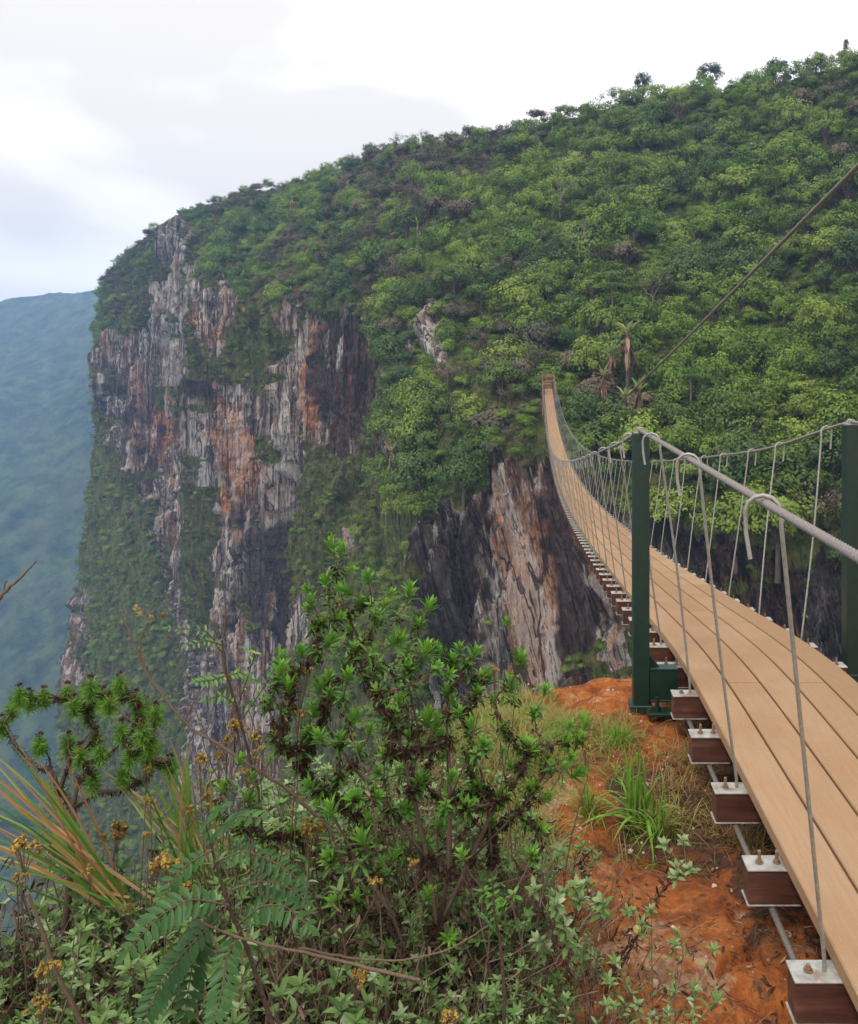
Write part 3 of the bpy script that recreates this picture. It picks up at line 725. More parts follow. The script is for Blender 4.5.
# ------------------------------------------------------------------ forest and shrubs of the mountain
def crown_geo(kind, seed):
    global rng
    r0 = rng; rng = np.random.default_rng(seed)
    g = Geo()
    if kind == 'dome':
        nc, nl = 46, 44
        d = unit(rng.normal(size=(nc, 3))); d[:, 2] = np.abs(d[:, 2]) * 1.0 - .25; d = unit(d)
        c = d * rng.uniform(.45, .86, (nc, 1)) * np.array([1, 1, .95]); cr_ = rng.uniform(.16, .30, nc); sz = (.034, .066)
    elif kind == 'layer':
        nc, nl = 40, 46
        th = rng.uniform(0, 2 * np.pi, nc); rr = np.sqrt(rng.uniform(.02, 1, nc)) * .9
        c = np.stack([rr * np.cos(th), rr * np.sin(th), .42 - rr * rr * .35 - rng.choice([0, .3, .55], nc)], -1); cr_ = rng.uniform(.17, .28, nc); sz = (.032, .058)
    elif kind == 'shrub':
        nc, nl = 26, 44
        d = unit(rng.normal(size=(nc, 3))); d[:, 2] = np.abs(d[:, 2]) - .15
        c = d * rng.uniform(.35, .75, (nc, 1)) * np.array([1, 1, .8]); cr_ = rng.uniform(.2, .34, nc); sz = (.05, .09)
    elif kind == 'sparse':
        nc, nl = 24, 26
        d = unit(rng.normal(size=(nc, 3))); d[:, 2] = np.abs(d[:, 2]) - .1
        c = d * rng.uniform(.4, .9, (nc, 1)) * np.array([1, 1, .85]); cr_ = rng.uniform(.14, .24, nc); sz = (.03, .055)
    elif kind == 'column':
        nc, nl = 44, 40
        z = np.linspace(-.9, 1.9, nc); th = rng.uniform(0, 6.3, nc); rr = .42 * np.clip((2.1 - z) / 2.2, .1, 1)
        c = np.stack([rr * np.cos(th), rr * np.sin(th), z], -1); cr_ = rng.uniform(.16, .28, nc); sz = (.04, .07)
    for i in range(nc):
        e = unit(rng.normal(size=(nl, 3))); rad = rng.uniform(.55, 1.0, (nl, 1)) * cr_[i]
        p_ = c[i] + e * rad * np.array([1.1, 1.1, .8])
        p_ += .03 * rng.normal(size=p_.shape)
        nr = e * .8 + unit(c[i] + 1e-6) * .9 + np.array([0, 0, .3]) + .32 * rng.normal(size=(nl, 3))
        t = np.clip(rng.uniform(.15, .85) + rng.normal(size=nl) * .13, 0, 1)
        g.chips(p_, nr, rng.uniform(sz[0], sz[1], nl), t, asp=.62)
    rng = r0
    return g
def trunk_geo(seed, h=1.15, spread=.55):
    r = np.random.default_rng(seed); g = Geo()
    g.tube([(0, 0, -h - .25), (.02, .01, -h * .5), (0, .03, -.1)], [.075, .055, .04], 6, tint=.2)
    for i in range(9):
        a = r.uniform(0, 6.28); e = np.array([math.cos(a) * r.uniform(.35, .85), math.sin(a) * r.uniform(.35, .85), r.uniform(-.1, .55)])
        s_ = np.array([.01, .02, r.uniform(-.75, -.2) * h * .8])
        g.tube([s_, s_ * .45 + e * .5 + np.array([0, 0, .05]), e], [.032, .02, .008], 4, tint=.2)
    return g
CR = []
for i, (k, sd_) in enumerate((('dome', 1), ('dome', 2), ('dome', 3), ('layer', 4), ('layer', 5), ('shrub', 6), ('shrub', 7), ('shrub', 8))):
    CR.append((k, crown_geo(k, sd_).mesh('crown', M_LEAF)))
for k_, sd_, m_ in (('dome', 31, M_LIME), ('layer', 32, M_LIME), ('shrub', 33, M_LIME), ('dome', 34, M_DEEP), ('dome', 35, M_DEEP), ('shrub', 36, M_DEEP)): CR.append((k_, crown_geo(k_, sd_).mesh('crown', m_)))
CRB = [('sparse', crown_geo('sparse', s_).mesh('crown', M_BROWNLEAF)) for s_ in (11, 12)] + [('shrub', crown_geo('shrub', 13).mesh('crown', M_BROWNLEAF))]
TR = [trunk_geo(s_).mesh('trunk', M_BARK, True) for s_ in (1, 2, 3)]
# candidate points on the face grid
Pc = (S[:-1, :-1] + S[1:, :-1] + S[:-1, 1:] + S[1:, 1:]) / 4
e1 = S[1:, :-1] - S[:-1, :-1]; e2 = S[:-1, 1:] - S[:-1, :-1]
cn = np.cross(e1, e2); area = np.linalg.norm(cn, axis=-1); nn_ = cn / np.maximum(area, 1e-9)[..., None]
nn_ *= np.where((nn_ * Pc).sum(-1, keepdims=True) > 0, -1, 1)
pxc = CX + F * Pc[..., 0] / Pc[..., 1]; pyc = CY - F * Pc[..., 2] / Pc[..., 1]
vg = veg[:-1, :-1]; tlc = np.broadcast_to(tl[None, :-1], pxc.shape)
rk = rsm[:-1, :-1]
view = (pxc > -60) & (pxc < 1080) & (pyc < 880) & (pyc > -60)
nearbridge = (np.abs(Pc[..., 0] - 1.12) < 2.0) & (Pc[..., 1] > 76) & (Pc[..., 1] < 93)
NBX = (Pc[..., 0] > -1.2) & (Pc[..., 0] < 4.5) & (Pc[..., 1] < 95) & (Pc[..., 1] > 76)
def darts(weight, n_try, rfun, gap, seed):
    r = np.random.default_rng(seed); w_ = (weight * area).ravel(); cw = np.cumsum(w_); 
    idx = np.searchsorted(cw, r.uniform(0, cw[-1], n_try))
    pts = Pc.reshape(-1, 3)[idx] + r.normal(size=(n_try, 3)) * .25
    rad = rfun(r, pts, idx); order = np.argsort(-rad + r.uniform(0, 1.2, n_try)); cell = {}; keep = []
    cs = 4.0
    for i in order:
        p_, q = pts[i], rad[i]; kx = tuple(np.floor(p_ / cs).astype(int)); ok = True
        for dx in (-1, 0, 1):
            for dy in (-1, 0, 1):
                for dz in (-1, 0, 1):
                    for j in cell.get((kx[0] + dx, kx[1] + dy, kx[2] + dz), ()):
                        if ((pts[j] - p_) ** 2).sum() < (gap * (rad[j] + q)) ** 2: ok = False; break
                    if not ok: break
                if not ok: break
            if not ok: break
        if ok: cell.setdefault(kx, []).append(i); keep.append(i)
    keep = np.array(keep); return pts[keep], rad[keep], idx[keep]
hillw = view * vg * (rk < .35) * (tlc > .55) * (tlc < 3.3) * (~NBX)
def r_hill(r, pts, idx):
    big = r.uniform(size=len(pts)) ** 2.6
    base = 1.0 + 3.0 * big ** 1.3
    ridge = np.clip(1 - (tlc.ravel()[idx] - .8) / .7, 0, 1)          # lower scrub along the ridge
    return base * (1 - .38 * ridge) * np.interp(pts[:, 0], [-120, -40, 10], [.9, .95, 1.0])
hp, hr, hi = darts(hillw * (1 + 1.5 * (tlc < 1.15)), 34000, r_hill, .44, 5)
clw = view * (np.where(rk >= .35, vg * .9 + .03, vg * (tlc >= 3.3) * .9)) * (~NBX)
def r_cl(r, pts, idx): return np.where(rk.ravel()[idx] > .35, .55, .9) + np.where(rk.ravel()[idx] > .35, .8, 1.5) * r.uniform(size=len(pts)) ** 2.2
cp, cr2, ci = darts(clw, 14000, r_cl, .50, 6)
# low scrub round the far landing
nbw = view * NBX * (~nearbridge) * (vg > .3)
np_, nr_, ni = darts(nbw, 900, lambda r, p, i: .5 + .7 * r.uniform(size=len(p)), .5, 9)
cp = np.concatenate([cp, np_]); cr2 = np.concatenate([cr2, nr_]); ci = np.concatenate([ci, ni])
print('trees', len(hp), 'shrubs', len(cp))
def zone(x, y):
    if y > 720: return 'below the cliff'
    if x < 205: return 'on the left headland'
    if x < 400: return 'above the streaked cliff'
    if x < 530: return 'left of the far bridge end'
    if x < 640: return 'above the far bridge end'
    if x < 760: return 'behind the left bridge post'
    return 'behind the right bridge post'
ONES = 'zero one two three four five six seven eight nine ten eleven twelve thirteen fourteen fifteen sixteen seventeen eighteen nineteen'.split()
TENS = 'x x twenty thirty forty fifty sixty seventy eighty ninety'.split()
def wrd(n):
    n = int(min(99, max(0, n))); return ONES[n] if n < 20 else TENS[n // 10] + ('-' + ONES[n % 10] if n % 10 else '')
def pct(p_): return '%s percent across, %s percent down' % (wrd(round((CX + F * p_[0] / p_[1]) / 8.58)), wrd(round((CY - F * p_[2] / p_[1]) / 10.24)))
def band(y): return 'high near the skyline' if y < 170 else ('halfway up' if y < 300 else 'low down')
hidx_nn = nn_.reshape(-1, 3)
def brownness(pt, idx, r):
    t_ = tlc.ravel()[idx]; x = CX + F * pt[:, 0] / pt[:, 1]
    nzv = fbm(pt * .035, 3, 77)
    p_ = np.clip(.12 + .55 * np.clip(1.9 - t_, 0, 1) * (x < 700) + nzv * .9, 0, .75)
    return r.uniform(size=len(pt)) < p_
rr = np.random.default_rng(15)
brown = brownness(hp, hi, rr)
var = np.where(hr > 2.3, rr.integers(0, 5, len(hp)), np.where(hr > 1.6, rr.integers(0, 8, len(hp)), rr.integers(5, 8, len(hp))))
hue = fbm(hp * .08, 2, 88) + .30 * rr.normal(size=len(hp))
big_ = hr > 1.7
var = np.where(hue > .22, np.where(big_, rr.integers(8, 10, len(hp)), 10), var); var = np.where(hue < -.25, np.where(big_, rr.integers(11, 13, len(hp)), 13), var)
size_px = hr / hp[:, 1]
inframe = (CX + F * hp[:, 0] / hp[:, 1] < 862) & (CX + F * hp[:, 0] / hp[:, 1] > -4)
order = np.argsort(-size_px - 10 * inframe)
def centre(pt, rad, idx):
    n_ = hidx_nn[idx]; c = pt.copy(); c[:, 2] += rad * .45 * np.clip(n_[:, 2] + .25, .1, 1); c += n_ * (rad * .22)[:, None]; return c
hc = centre(hp, hr, hi); cc = centre(cp, cr2, ci)
lab = {'dome': 'rounded green tree', 'layer': 'flat-crowned green tree', 'shrub': 'bushy green tree'}
def scatter(name, pts, scl, vi, meshes, label, cat, seed, flat=.85):
    """one stuff object that draws a mass of plants"""
    r = np.random.default_rng(seed); n = len(pts)
    cl = bpy.data.collections.new(name + '_sources')
    for i, m_ in enumerate(meshes): cl.objects.link(bpy.data.objects.new('%s_src_%02d' % (name, i), m_))
    me = bpy.data.meshes.new(name); me.vertices.add(n); me.vertices.foreach_set('co', pts.astype(np.float32).ravel())
    a = me.attributes.new('vi', 'INT', 'POINT'); a.data.foreach_set('value', vi.astype(np.int32))
    a = me.attributes.new('rot', 'FLOAT_VECTOR', 'POINT')
    a.data.foreach_set('vector', np.stack([r.normal(size=n) * .15, r.normal(size=n) * .15, r.uniform(0, 6.28, n)], -1).astype(np.float32).ravel())
    a = me.attributes.new('scl', 'FLOAT_VECTOR', 'POINT')
    a.data.foreach_set('vector', np.stack([scl, scl * r.uniform(.85, 1.15, n), scl * r.uniform(flat - .15, flat + .25, n)], -1).astype(np.float32).ravel())
    ng = bpy.data.node_groups.new(name, 'GeometryNodeTree')
    ng.interface.new_socket('Geometry', in_out='INPUT', socket_type='NodeSocketGeometry'); ng.interface.new_socket('Geometry', in_out='OUTPUT', socket_type='NodeSocketGeometry')
    gi_ = ng.nodes.new('NodeGroupInput'); go = ng.nodes.new('NodeGroupOutput'); ip = ng.nodes.new('GeometryNodeInstanceOnPoints')
    ci_ = ng.nodes.new('GeometryNodeCollectionInfo'); ci_.inputs['Collection'].default_value = cl
    ci_.inputs['Separate Children'].default_value = True; ci_.inputs['Reset Children'].default_value = True
    def na(nm, tp):
        q = ng.nodes.new('GeometryNodeInputNamedAttribute'); q.data_type = tp; q.inputs['Name'].default_value = nm; return q.outputs['Attribute']
    K = ng.links.new
    K(gi_.outputs[0], ip.inputs['Points']); K(ci_.outputs[0], ip.inputs['Instance']); ip.inputs['Pick Instance'].default_value = True
    K(na('vi', 'INT'), ip.inputs['Instance Index']); K(na('rot', 'FLOAT_VECTOR'), ip.inputs['Rotation']); K(na('scl', 'FLOAT_VECTOR'), ip.inputs['Scale'])
    K(ip.outputs[0], go.inputs[0])
    o = link(name, me, label=label, category=cat, kind='stuff')
    md = o.modifiers.new('scatter', 'NODES'); md.node_group = ng
    return o
NIND = 290
for q, i in enumerate(order[:NIND]):
    x, y = CX + F * hp[i, 0] / hp[i, 1], CY - F * hp[i, 2] / hp[i, 1]
    if brown[i]: kind_, cm = CRB[i % 3]; lb = 'dry brownish shrubby tree'
    else: kind_, cm = CR[int(var[i])]; lb = lab[kind_].replace('green', 'green' if var[i] < 8 else ('lime-green' if var[i] < 11 else 'dark green'))
    root = link('forest_tree', None, loc=tuple(hp[i]), label='%s %s, %s' % (lb, zone(x, y), pct(hc[i])), category='tree', group='trees of the hillside forest')
    root.empty_display_size = .5
    s_ = float(hr[i]); off = hc[i] - hp[i]; rz = float(rr.uniform(0, 6.28))
    for nm, me_ in (('trunk', TR[i % 3]), ('crown', cm)):
        c = link(nm, me_, root, tuple(off)); c.scale = (s_, s_ * float(rr.uniform(.88, 1.12)), s_ * (float(rr.uniform(.8, 1.15)) if nm == 'crown' else 1)); c.rotation_euler = (0, 0, rz)
rest = order[NIND:]
gm, bm_ = rest[~brown[rest]], rest[brown[rest]]
scatter('forest_canopy', hc[gm], hr[gm], var[gm], [m_ for _, m_ in CR], 'mass of green forest covering the mountain slope', 'forest', 3)
scatter('dry_scrub', hc[bm_], hr[bm_], rr.integers(0, 3, len(bm_)), [m_ for _, m_ in CRB], 'brownish dry scrub scattered between green trees on the slope', 'scrub', 4)
# shrubs of the cliff
brown2 = rr.uniform(size=len(cp)) < .22
inf2 = (CX + F * cp[:, 0] / cp[:, 1] < 860) & (CX + F * cp[:, 0] / cp[:, 1] > -4)
order = np.argsort(-cr2 / cp[:, 1] - 10 * inf2); NSH = 240
for i in order[:NSH]:
    x, y = CX + F * cp[i, 0] / cp[i, 1], CY - F * cp[i, 2] / cp[i, 1]
    kind_, cm = CRB[i % 3] if brown2[i] else CR[5 + i % 3]
    o = link('cliff_shrub', cm, loc=tuple(cc[i]), label='%s shrub clinging to the cliff, %s' % ('dry brownish' if brown2[i] else 'leafy green', pct(cc[i])),
             category='shrub', group='shrubs on the cliff')
    s_ = float(cr2[i]); o.scale = (s_, s_, s_ * float(rr.uniform(.75, 1.2))); o.rotation_euler = (0, 0, float(rr.uniform(0, 6.28)))
rest = order[NSH:]
scatter('cliff_scrub', cc[rest], cr2[rest], np.where(brown2[rest], 14 + rr.integers(0, 3, len(rest)), 5 + rr.integers(0, 3, len(rest))), [m_ for _, m_ in CR] + [m_ for _, m_ in CRB], 'green scrub filling ledges and gullies of the cliff', 'scrub', 8)
# hanging grass on ledges
def tuft(seed, n=60, droop=.9):
    r = np.random.default_rng(seed); g = Geo(); a = r.uniform(0, 6.28, n); el = r.uniform(.1, 1.2, n)
    d = np.stack([np.cos(a) * np.cos(el), np.sin(a) * np.cos(el), np.sin(el)], -1)
    g.leaves(r.normal(size=(n, 3)) * .08, d, np.array([0, 0, 1.0]) + d * .1, r.uniform(.5, 1.0, n), r.uniform(.03, .06, n), curl=droop * r.uniform(.5, 1.2, n), tint=np.clip(r.normal(size=n) * .2 + .5, 0, 1)); return g
TU = [tuft(s_).mesh('tuft', M_OLIVE) for s_ in (1, 2, 3)]
gw = view * ((rk > .25) * (vg * 1.0 + .06 * (fbm(Pc * .2, 2, 66) > .05))) * (~nearbridge)
gp, gr, gi2 = darts(gw, 9000, lambda r, p, i: .35 + .55 * r.uniform(size=len(p)) * np.clip(p[:, 1] / 130, .8, 1.5), .40, 12)
scatter('cliff_grass', gp + hidx_nn[gi2] * .15, gr * 1.35, rr.integers(0, 3, len(gp)), TU, 'olive and tan grass tufts hanging on the rock ledges', 'grass', 9)

# ---- particular plants of the slope
def surf(px, py):
    d2 = (pxc - px) ** 2 + (pyc - py) ** 2; d2 = np.where(view, d2, 1e9); k = np.unravel_index(np.argmin(d2 + Pc[..., 1] * .02), d2.shape); return Pc[k]
M_BANLEAF = leafmat('banana_leaves', [(0, (.05, .13, .02)), (.5, (.13, .22, .05)), (.8, (.30, .36, .16)), (1, (.42, .30, .05))], trans=.3)
M_DEADLEAF = leafmat('dead_leaves', [(0, (.07, .035, .02)), (.5, (.18, .09, .055)), (1, (.33, .22, .14))], trans=.1)
def wild_banana(px, py, hpx, seed, label):
    r = np.random.default_rng(seed); b = surf(px, py + 4); b = b * (1 - 5.0 / b[1]); s_ = hpx * 1.1 * b[1] / F
    root = link('wild_banana', None, loc=tuple(b), label=label, category='banana plant', group='wild banana plants')
    g = Geo(); ht = s_ * .62; g.tube([(0, .6, -4.5), (.05, 0, ht * .5), (.0, 0, ht)], [.22, .2, .14], 7, tint=.4); g.obj('trunk', M_BARK, root, smooth=True)
    g = Geo(); n = 9; a = r.uniform(0, 6.28, n); el = r.uniform(.5, 1.35, n)
    d = np.stack([np.cos(a) * np.cos(el), np.sin(a) * np.cos(el), np.sin(el)], -1)
    g.leaves(np.tile([0, 0, ht * .97], (n, 1)), d, np.array([0, 0, 1.0]) - d * .2, s_ * r.uniform(.22, .36, n), s_ * .075, curl=r.uniform(.1, .5, n), tint=r.choice([.1, .4, .6, .8, .8, 1], n)); g.obj('leaves', M_BANLEAF, root)
    g = Geo(); n = 34; a = r.uniform(0, 6.28, n)
    d = np.stack([np.cos(a) * .35, np.sin(a) * .5, -np.ones(n) * r.uniform(.3, 1, n)], -1)
    g.leaves(np.stack([0 * a, 0 * a, ht * r.uniform(.6, .98, n)], -1), d, np.stack([np.cos(a), np.sin(a), .3 + 0 * a], -1), s_ * r.uniform(.2, .4, n), s_ * .06, curl=.3, tint=r.uniform(0, 1, n)); g.obj('dead_leaves', M_DEADLEAF, root)
for i, (x, y, hh_, lb) in enumerate(((612, 378, 44, 'tall wild banana with a pale upright leaf, left of the group'), (628, 372, 64, 'tallest wild banana with a long bare stalk above the bridge cable'), (603, 398, 40, 'small wild banana with drooping brown leaves near the safety cable'),
        (640, 424, 56, 'wild banana with a folded pale leaf right beside the left bridge post'), (625, 428, 50, 'wild banana with yellow leaf just above the handrail cable'), (347, 196, 24, 'pale wild banana on the ridge above the streaked cliff'),
        (292, 208, 22, 'whitish wild banana at the crest above the orange buttress'), (418, 236, 26, 'lone wild banana on the slope above the near cliff'), (392, 470, 34, 'wild banana in the gully left of the near cliff'), (376, 500, 30, 'low wild banana at the gully bottom left of the near cliff'))):
    wild_banana(x, y, hh_, 100 + i, lb)
def tree_fern(px, py, label='tree fern with a flat yellow-green crown on a dark thin trunk', hpx=46):
    r = np.random.default_rng(5); b = surf(px, py + 26); b = b * (1 - 4.0 / b[1]); s_ = hpx * b[1] / F
    root = link('tree_fern', None, loc=tuple(b), label=label, category='tree fern')
    g = Geo(); g.tube([(0, .4, -4), (.1, 0, s_ * .35), (0, 0, s_ * .75)], [.16, .13, .12], 7); g.obj('trunk', M_BARK, root, smooth=True)
    g = Geo(); nf = 16
    for i in range(nf):
        a = i * 6.283 / nf + r.uniform(-.1, .1); ln = s_ * .5; t = np.linspace(.08, 1, 26)
        c = np.stack([np.cos(a) * t * ln, np.sin(a) * t * ln, s_ * .75 + ln * (.38 * t - .55 * t * t)], -1)
        sd_ = np.array([-math.sin(a), math.cos(a), 0]); wl = ln * .16 * np.sin(np.pi * (t * .9 + .08))
        for q in (-1, 1): g.leaves(c, sd_ * q + np.array([0, 0, -.15]), (0, 0, 1), wl, ln * .05, curl=.1, tint=.55 + .1 * r.normal(size=26))
    g.obj('fronds', M_BANLEAF, root)
tree_fern(612, 292)
tree_fern(515, 300, 'smaller tree fern with pale fronds left of the yellow-green one', 30)
tree_fern(690, 372, 'small tree fern low on the slope behind the overhead cable', 30)
def conifer(px, py, hpx, label, kind_='column', wide=1.0):
    b = surf(px, py + hpx * .5); s_ = hpx * b[1] / F / 2.9
    root = link('ridge_tree', None, loc=tuple(b), label=label, category='tree', group='trees standing out on the skyline')
    z0 = s_ * 1.4
    c = link('crown', crown_geo(kind_, int(px)).mesh('crown', M_DARKLEAF), root, (0, 0, z0 + .4)); c.scale = (s_ * wide, s_ * wide, s_ if kind_ == 'column' else s_ * 1.2)
    c = link('trunk', TR[0], root, (0, 0, z0)); c.scale = (s_,) * 3
conifer(640, 78, 36, 'dark pointed tree on the skyline left of the round one', 'dome', .85)
conifer(711, 68, 38, 'dark round tree standing alone on the skyline', 'dome', 1.3)
conifer(846, 56, 22, 'dark conifer on the skyline at the right edge of the photo', 'column', 1.3)
conifer(776, 66, 30, 'bushy green tree on the skyline between the round one and the right edge', 'dome', 1.3)
conifer(816, 62, 28, 'dark bushy tree on the skyline beside the rightmost conifer', 'dome', 1.2)
def bare_tree(px, py, hpx, label, seed):
    r = np.random.default_rng(seed); b = surf(px, py + hpx * .4) + np.array([0, -3.5, 0]); s_ = hpx * b[1] / F
    g = Geo()
    def br(p_, d, l, rd, dep):
        e = p_ + d * l; m_ = (p_ + e) / 2 + r.normal(size=3) * l * .06; g.tube([p_, m_, e], [rd, rd * .8, rd * .6], 4, tint=.9)
        if dep: 
            for _ in range(3): br(e, unit(d + r.normal(size=3) * .45), l * .66, rd * .6, dep - 1)
    br(np.array([0, 0, -1.0]), np.array([0, 0, 1.0]), s_ * .42 + 1, .09, 4)
    o = g.obj('bare_tree', M_BARK, loc=tuple(b), label=label, category='tree')
bare_tree(577, 250, 34, 'leafless grey branching tree on the forest slope, upper middle', 2)
bare_tree(732, 470, 34, 'leafless pale branches low behind the footbridge handrail', 3)
bare_tree(650, 300, 30, 'leafless grey twiggy tree amid green crowns beside the overhead cable', 8)
bare_tree(560, 205, 26, 'small leafless pale tree high on the forest slope', 9)
bare_tree(345, 205, 26, 'leafless pale tree on the ridge above the streaked cliff', 6)
#@@NEXT@@
# ------------------------------------------------------------------ foreground plants
def ground_at(px, py):
    Y = 2.5
    for _ in range(40):
        x = (px - CX) / F * Y; z = float(g_height(np.array([x]), np.array([Y]))[0]); Y = .5 * Y + .5 * (-z * F / (py - CY))
    x = (px - CX) / F * Y
    return np.array([x, Y, float(g_height(np.array([x]), np.array([Y]))[0])])
def gz(x, y): return float(g_height(np.array([x]), np.array([y]))[0])
M_ROSETTE = leafmat('rosette_leaves', [(0, (.035, .095, .012)), (.4, (.09, .235, .022)), (.75, (.17, .37, .04)), (1, (.30, .48, .09))], trans=.28, rough=.42, spec=.4)
M_NEEDLE = leafmat('heath_needles', [(0, (.05, .12, .02)), (.5, (.12, .27, .035)), (1, (.26, .42, .07))], trans=.25)
M_GREY = leafmat('greygreen_leaves', [(0, (.06, .12, .03)), (.35, (.13, .225, .055)), (.7, (.24, .34, .13)), (1, (.40, .47, .28))], trans=.25, rough=.6)
M_DEAD = leafmat('withered_leaves', [(0, (.022, .012, .009)), (.5, (.065, .034, .022)), (.8, (.15, .085, .05)), (1, (.34, .23, .14))], trans=.08, rough=.8)
M_FERN = leafmat('pinnate_leaves', [(0, (.026, .080, .016)), (.5, (.045, .13, .024)), (.85, (.10, .26, .04)), (1, (.22, .38, .05))], trans=.25, rough=.45, spec=.35)
M_FLOWER = leafmat('dry_flower', [(0, (.12, .065, .02)), (.45, (.30, .185, .045)), (.8, (.46, .31, .075)), (1, (.56, .42, .12))], trans=.1, rough=.8)
M_BLADE = leafmat('long_blades', [(0, (.05, .13, .02)), (.3, (.11, .25, .03)), (.5, (.27, .33, .07)), (.62, (.42, .30, .13)), (.8, (.40, .20, .08)), (1, (.32, .14, .06))], trans=.3)
M_GRASS = leafmat('green_grass', [(0, (.07, .17, .02)), (.45, (.15, .32, .035)), (.7, (.26, .38, .07)), (.85, (.36, .28, .10)), (1, (.30, .16, .07))], trans=.3)
def m_stem(h):
    n1 = h.noise(h.pos(), 160, 4, .6); tt = h.attr('tint')
    c = h.ramp(n1, [(.35, (.030, .016, .011)), (.65, (.10, .058, .038))]); c = h.mix(h.math('MULTIPLY', tt, .75), c, (.27, .18, .115))
    h.set('Base Color', c); h.set('Roughness', .85); h.bump(n1, .5, .003)
M_STEM = mat('plant_stem', m_stem)

def skeleton(main, tips, r, wob=.05, up=.35):
    """grows twigs from the main stems to every tip; returns polylines with radii, and the last direction of each tip"""
    nodes, parent = [], []
    for m_ in main:
        last = -1
        if m_[0] is None: pts = m_[1:]; 
        else: pts = m_
        for q, p_ in enumerate(pts):
            if q == 0 and nodes:
                last = int(np.argmin([np.linalg.norm(np.array(p_) - n_) for n_ in nodes])); 
            nodes.append(np.array(p_, float)); parent.append(last); last = len(nodes) - 1
    root = nodes[0]
    tips = sorted(tips, key=lambda q: np.linalg.norm(q - root)); tipn = []
    for t_ in tips:
        nd = np.array(nodes); v = t_ - nd; d = np.linalg.norm(v, axis=1)
        slope = v[:, 2] / np.maximum(d, 1e-6); rd = np.linalg.norm(nd - root, axis=1)
        cost = d * (1 + 1.3 * np.clip(.25 - slope, 0, 2)) + .12 * np.clip(.07 - d, 0, 1) * 10 + .10 * rd * 0
        j = int(np.argmin(cost)); a = nd[j]; L_ = d[j]; n_ = max(3, int(L_ / .035)); last = j
        c1 = a + v[j] * .45 + np.array([0, 0, -up * L_ * .45]) + r.normal(size=3) * wob * L_
        for q in range(1, n_ + 1):
            s_ = q / n_; p_ = (1 - s_) ** 2 * a + 2 * s_ * (1 - s_) * c1 + s_ * s_ * t_
            if q < n_: p_ = p_ + r.normal(size=3) * .0035
            nodes.append(p_); parent.append(last); last = len(nodes) - 1
        tipn.append(last)
    n = len(nodes); cnt = np.zeros(n); 
    for q in tipn:
        k = q
        while k >= 0: cnt[k] += 1; k = parent[k]
    return nodes, parent, cnt, tipn
def wood(g, nodes, parent, cnt, r0, tint=.2, p_=.45, sides=5, rmax=1.0):
    rad = np.minimum(r0 * np.maximum(cnt, 1) ** p_, rmax)
    child = {}
    for i, p in enumerate(parent):
        if p >= 0: child.setdefault(p, []).append(i)
    done = set()
    for i in range(len(nodes)):
        p = parent[i]
        if i in done: continue
        start = p if p >= 0 else None
        line = ([start] if start is not None else []) + [i]; done.add(i); k = i
        while k in child:
            nx_ = max((c for c in child[k] if c not in done), key=lambda c: cnt[c], default=None)
            if nx_ is None: break
            line.append(nx_); done.add(nx_); k = nx_
        if len(line) > 1:
            pts = np.array([nodes[q] for q in line]); rr_ = np.array([rad[q] for q in line])
            if start is not None: rr_[0] = min(rr_[0], rr_[1] * 1.15)
            g.tube(pts, rr_, sides, tint=tint)
def rosette(g, p_, ax, ln, wd, n, r, tint0=.5, spread=(.15, 1.35), curl=.15):
    ax = unit(ax); a = unit(np.cross(ax, r.normal(size=3))); b = np.cross(ax, a)
    th = np.arange(n) * 2.39996 + r.uniform(0, 6); el = np.linspace(spread[0], spread[1], n) + r.normal(size=n) * .08
    d = np.cos(el)[:, None] * ax + np.sin(el)[:, None] * (np.cos(th)[:, None] * a + np.sin(th)[:, None] * b)
    base = p_ - ax * (np.linspace(0, 1, n)[:, None] * ln * .55)
    nr = ax * np.sin(el)[:, None] + .001 - (np.cos(th)[:, None] * a + np.sin(th)[:, None] * b) * np.cos(el)[:, None]
    g.leaves(base, d, nr, ln * np.interp(np.linspace(0, 1, n), [0, .3, 1], [.65, 1, .9]) * r.uniform(.85, 1.1, n), wd, curl=curl, tint=np.clip(tint0 + np.linspace(.25, -.3, n) + r.normal(size=n) * .08, 0, 1))
def dead_along(g, nodes, parent, tipn, r, reach=7, per=7, ln=(.012, .028), skip=1):
    for q in tipn:
        k = q; step = 0
        while k >= 0 and step < reach:
            if step >= skip:
                n = r.integers(max(1, per - 4), per + 1); p_ = nodes[k] + r.normal(size=(n, 3)) * .007
                d = r.normal(size=(n, 3)) * .7 + np.array([0, 0, -.8])
                g.leaves(p_, d, r.normal(size=(n, 3)), r.uniform(*ln, n), r.uniform(.003, .008, n), curl=r.uniform(-.3, .6, n), tint=np.clip(r.normal(size=n) * .2 + .35, 0, 1))
            k = parent[k]; step += 1
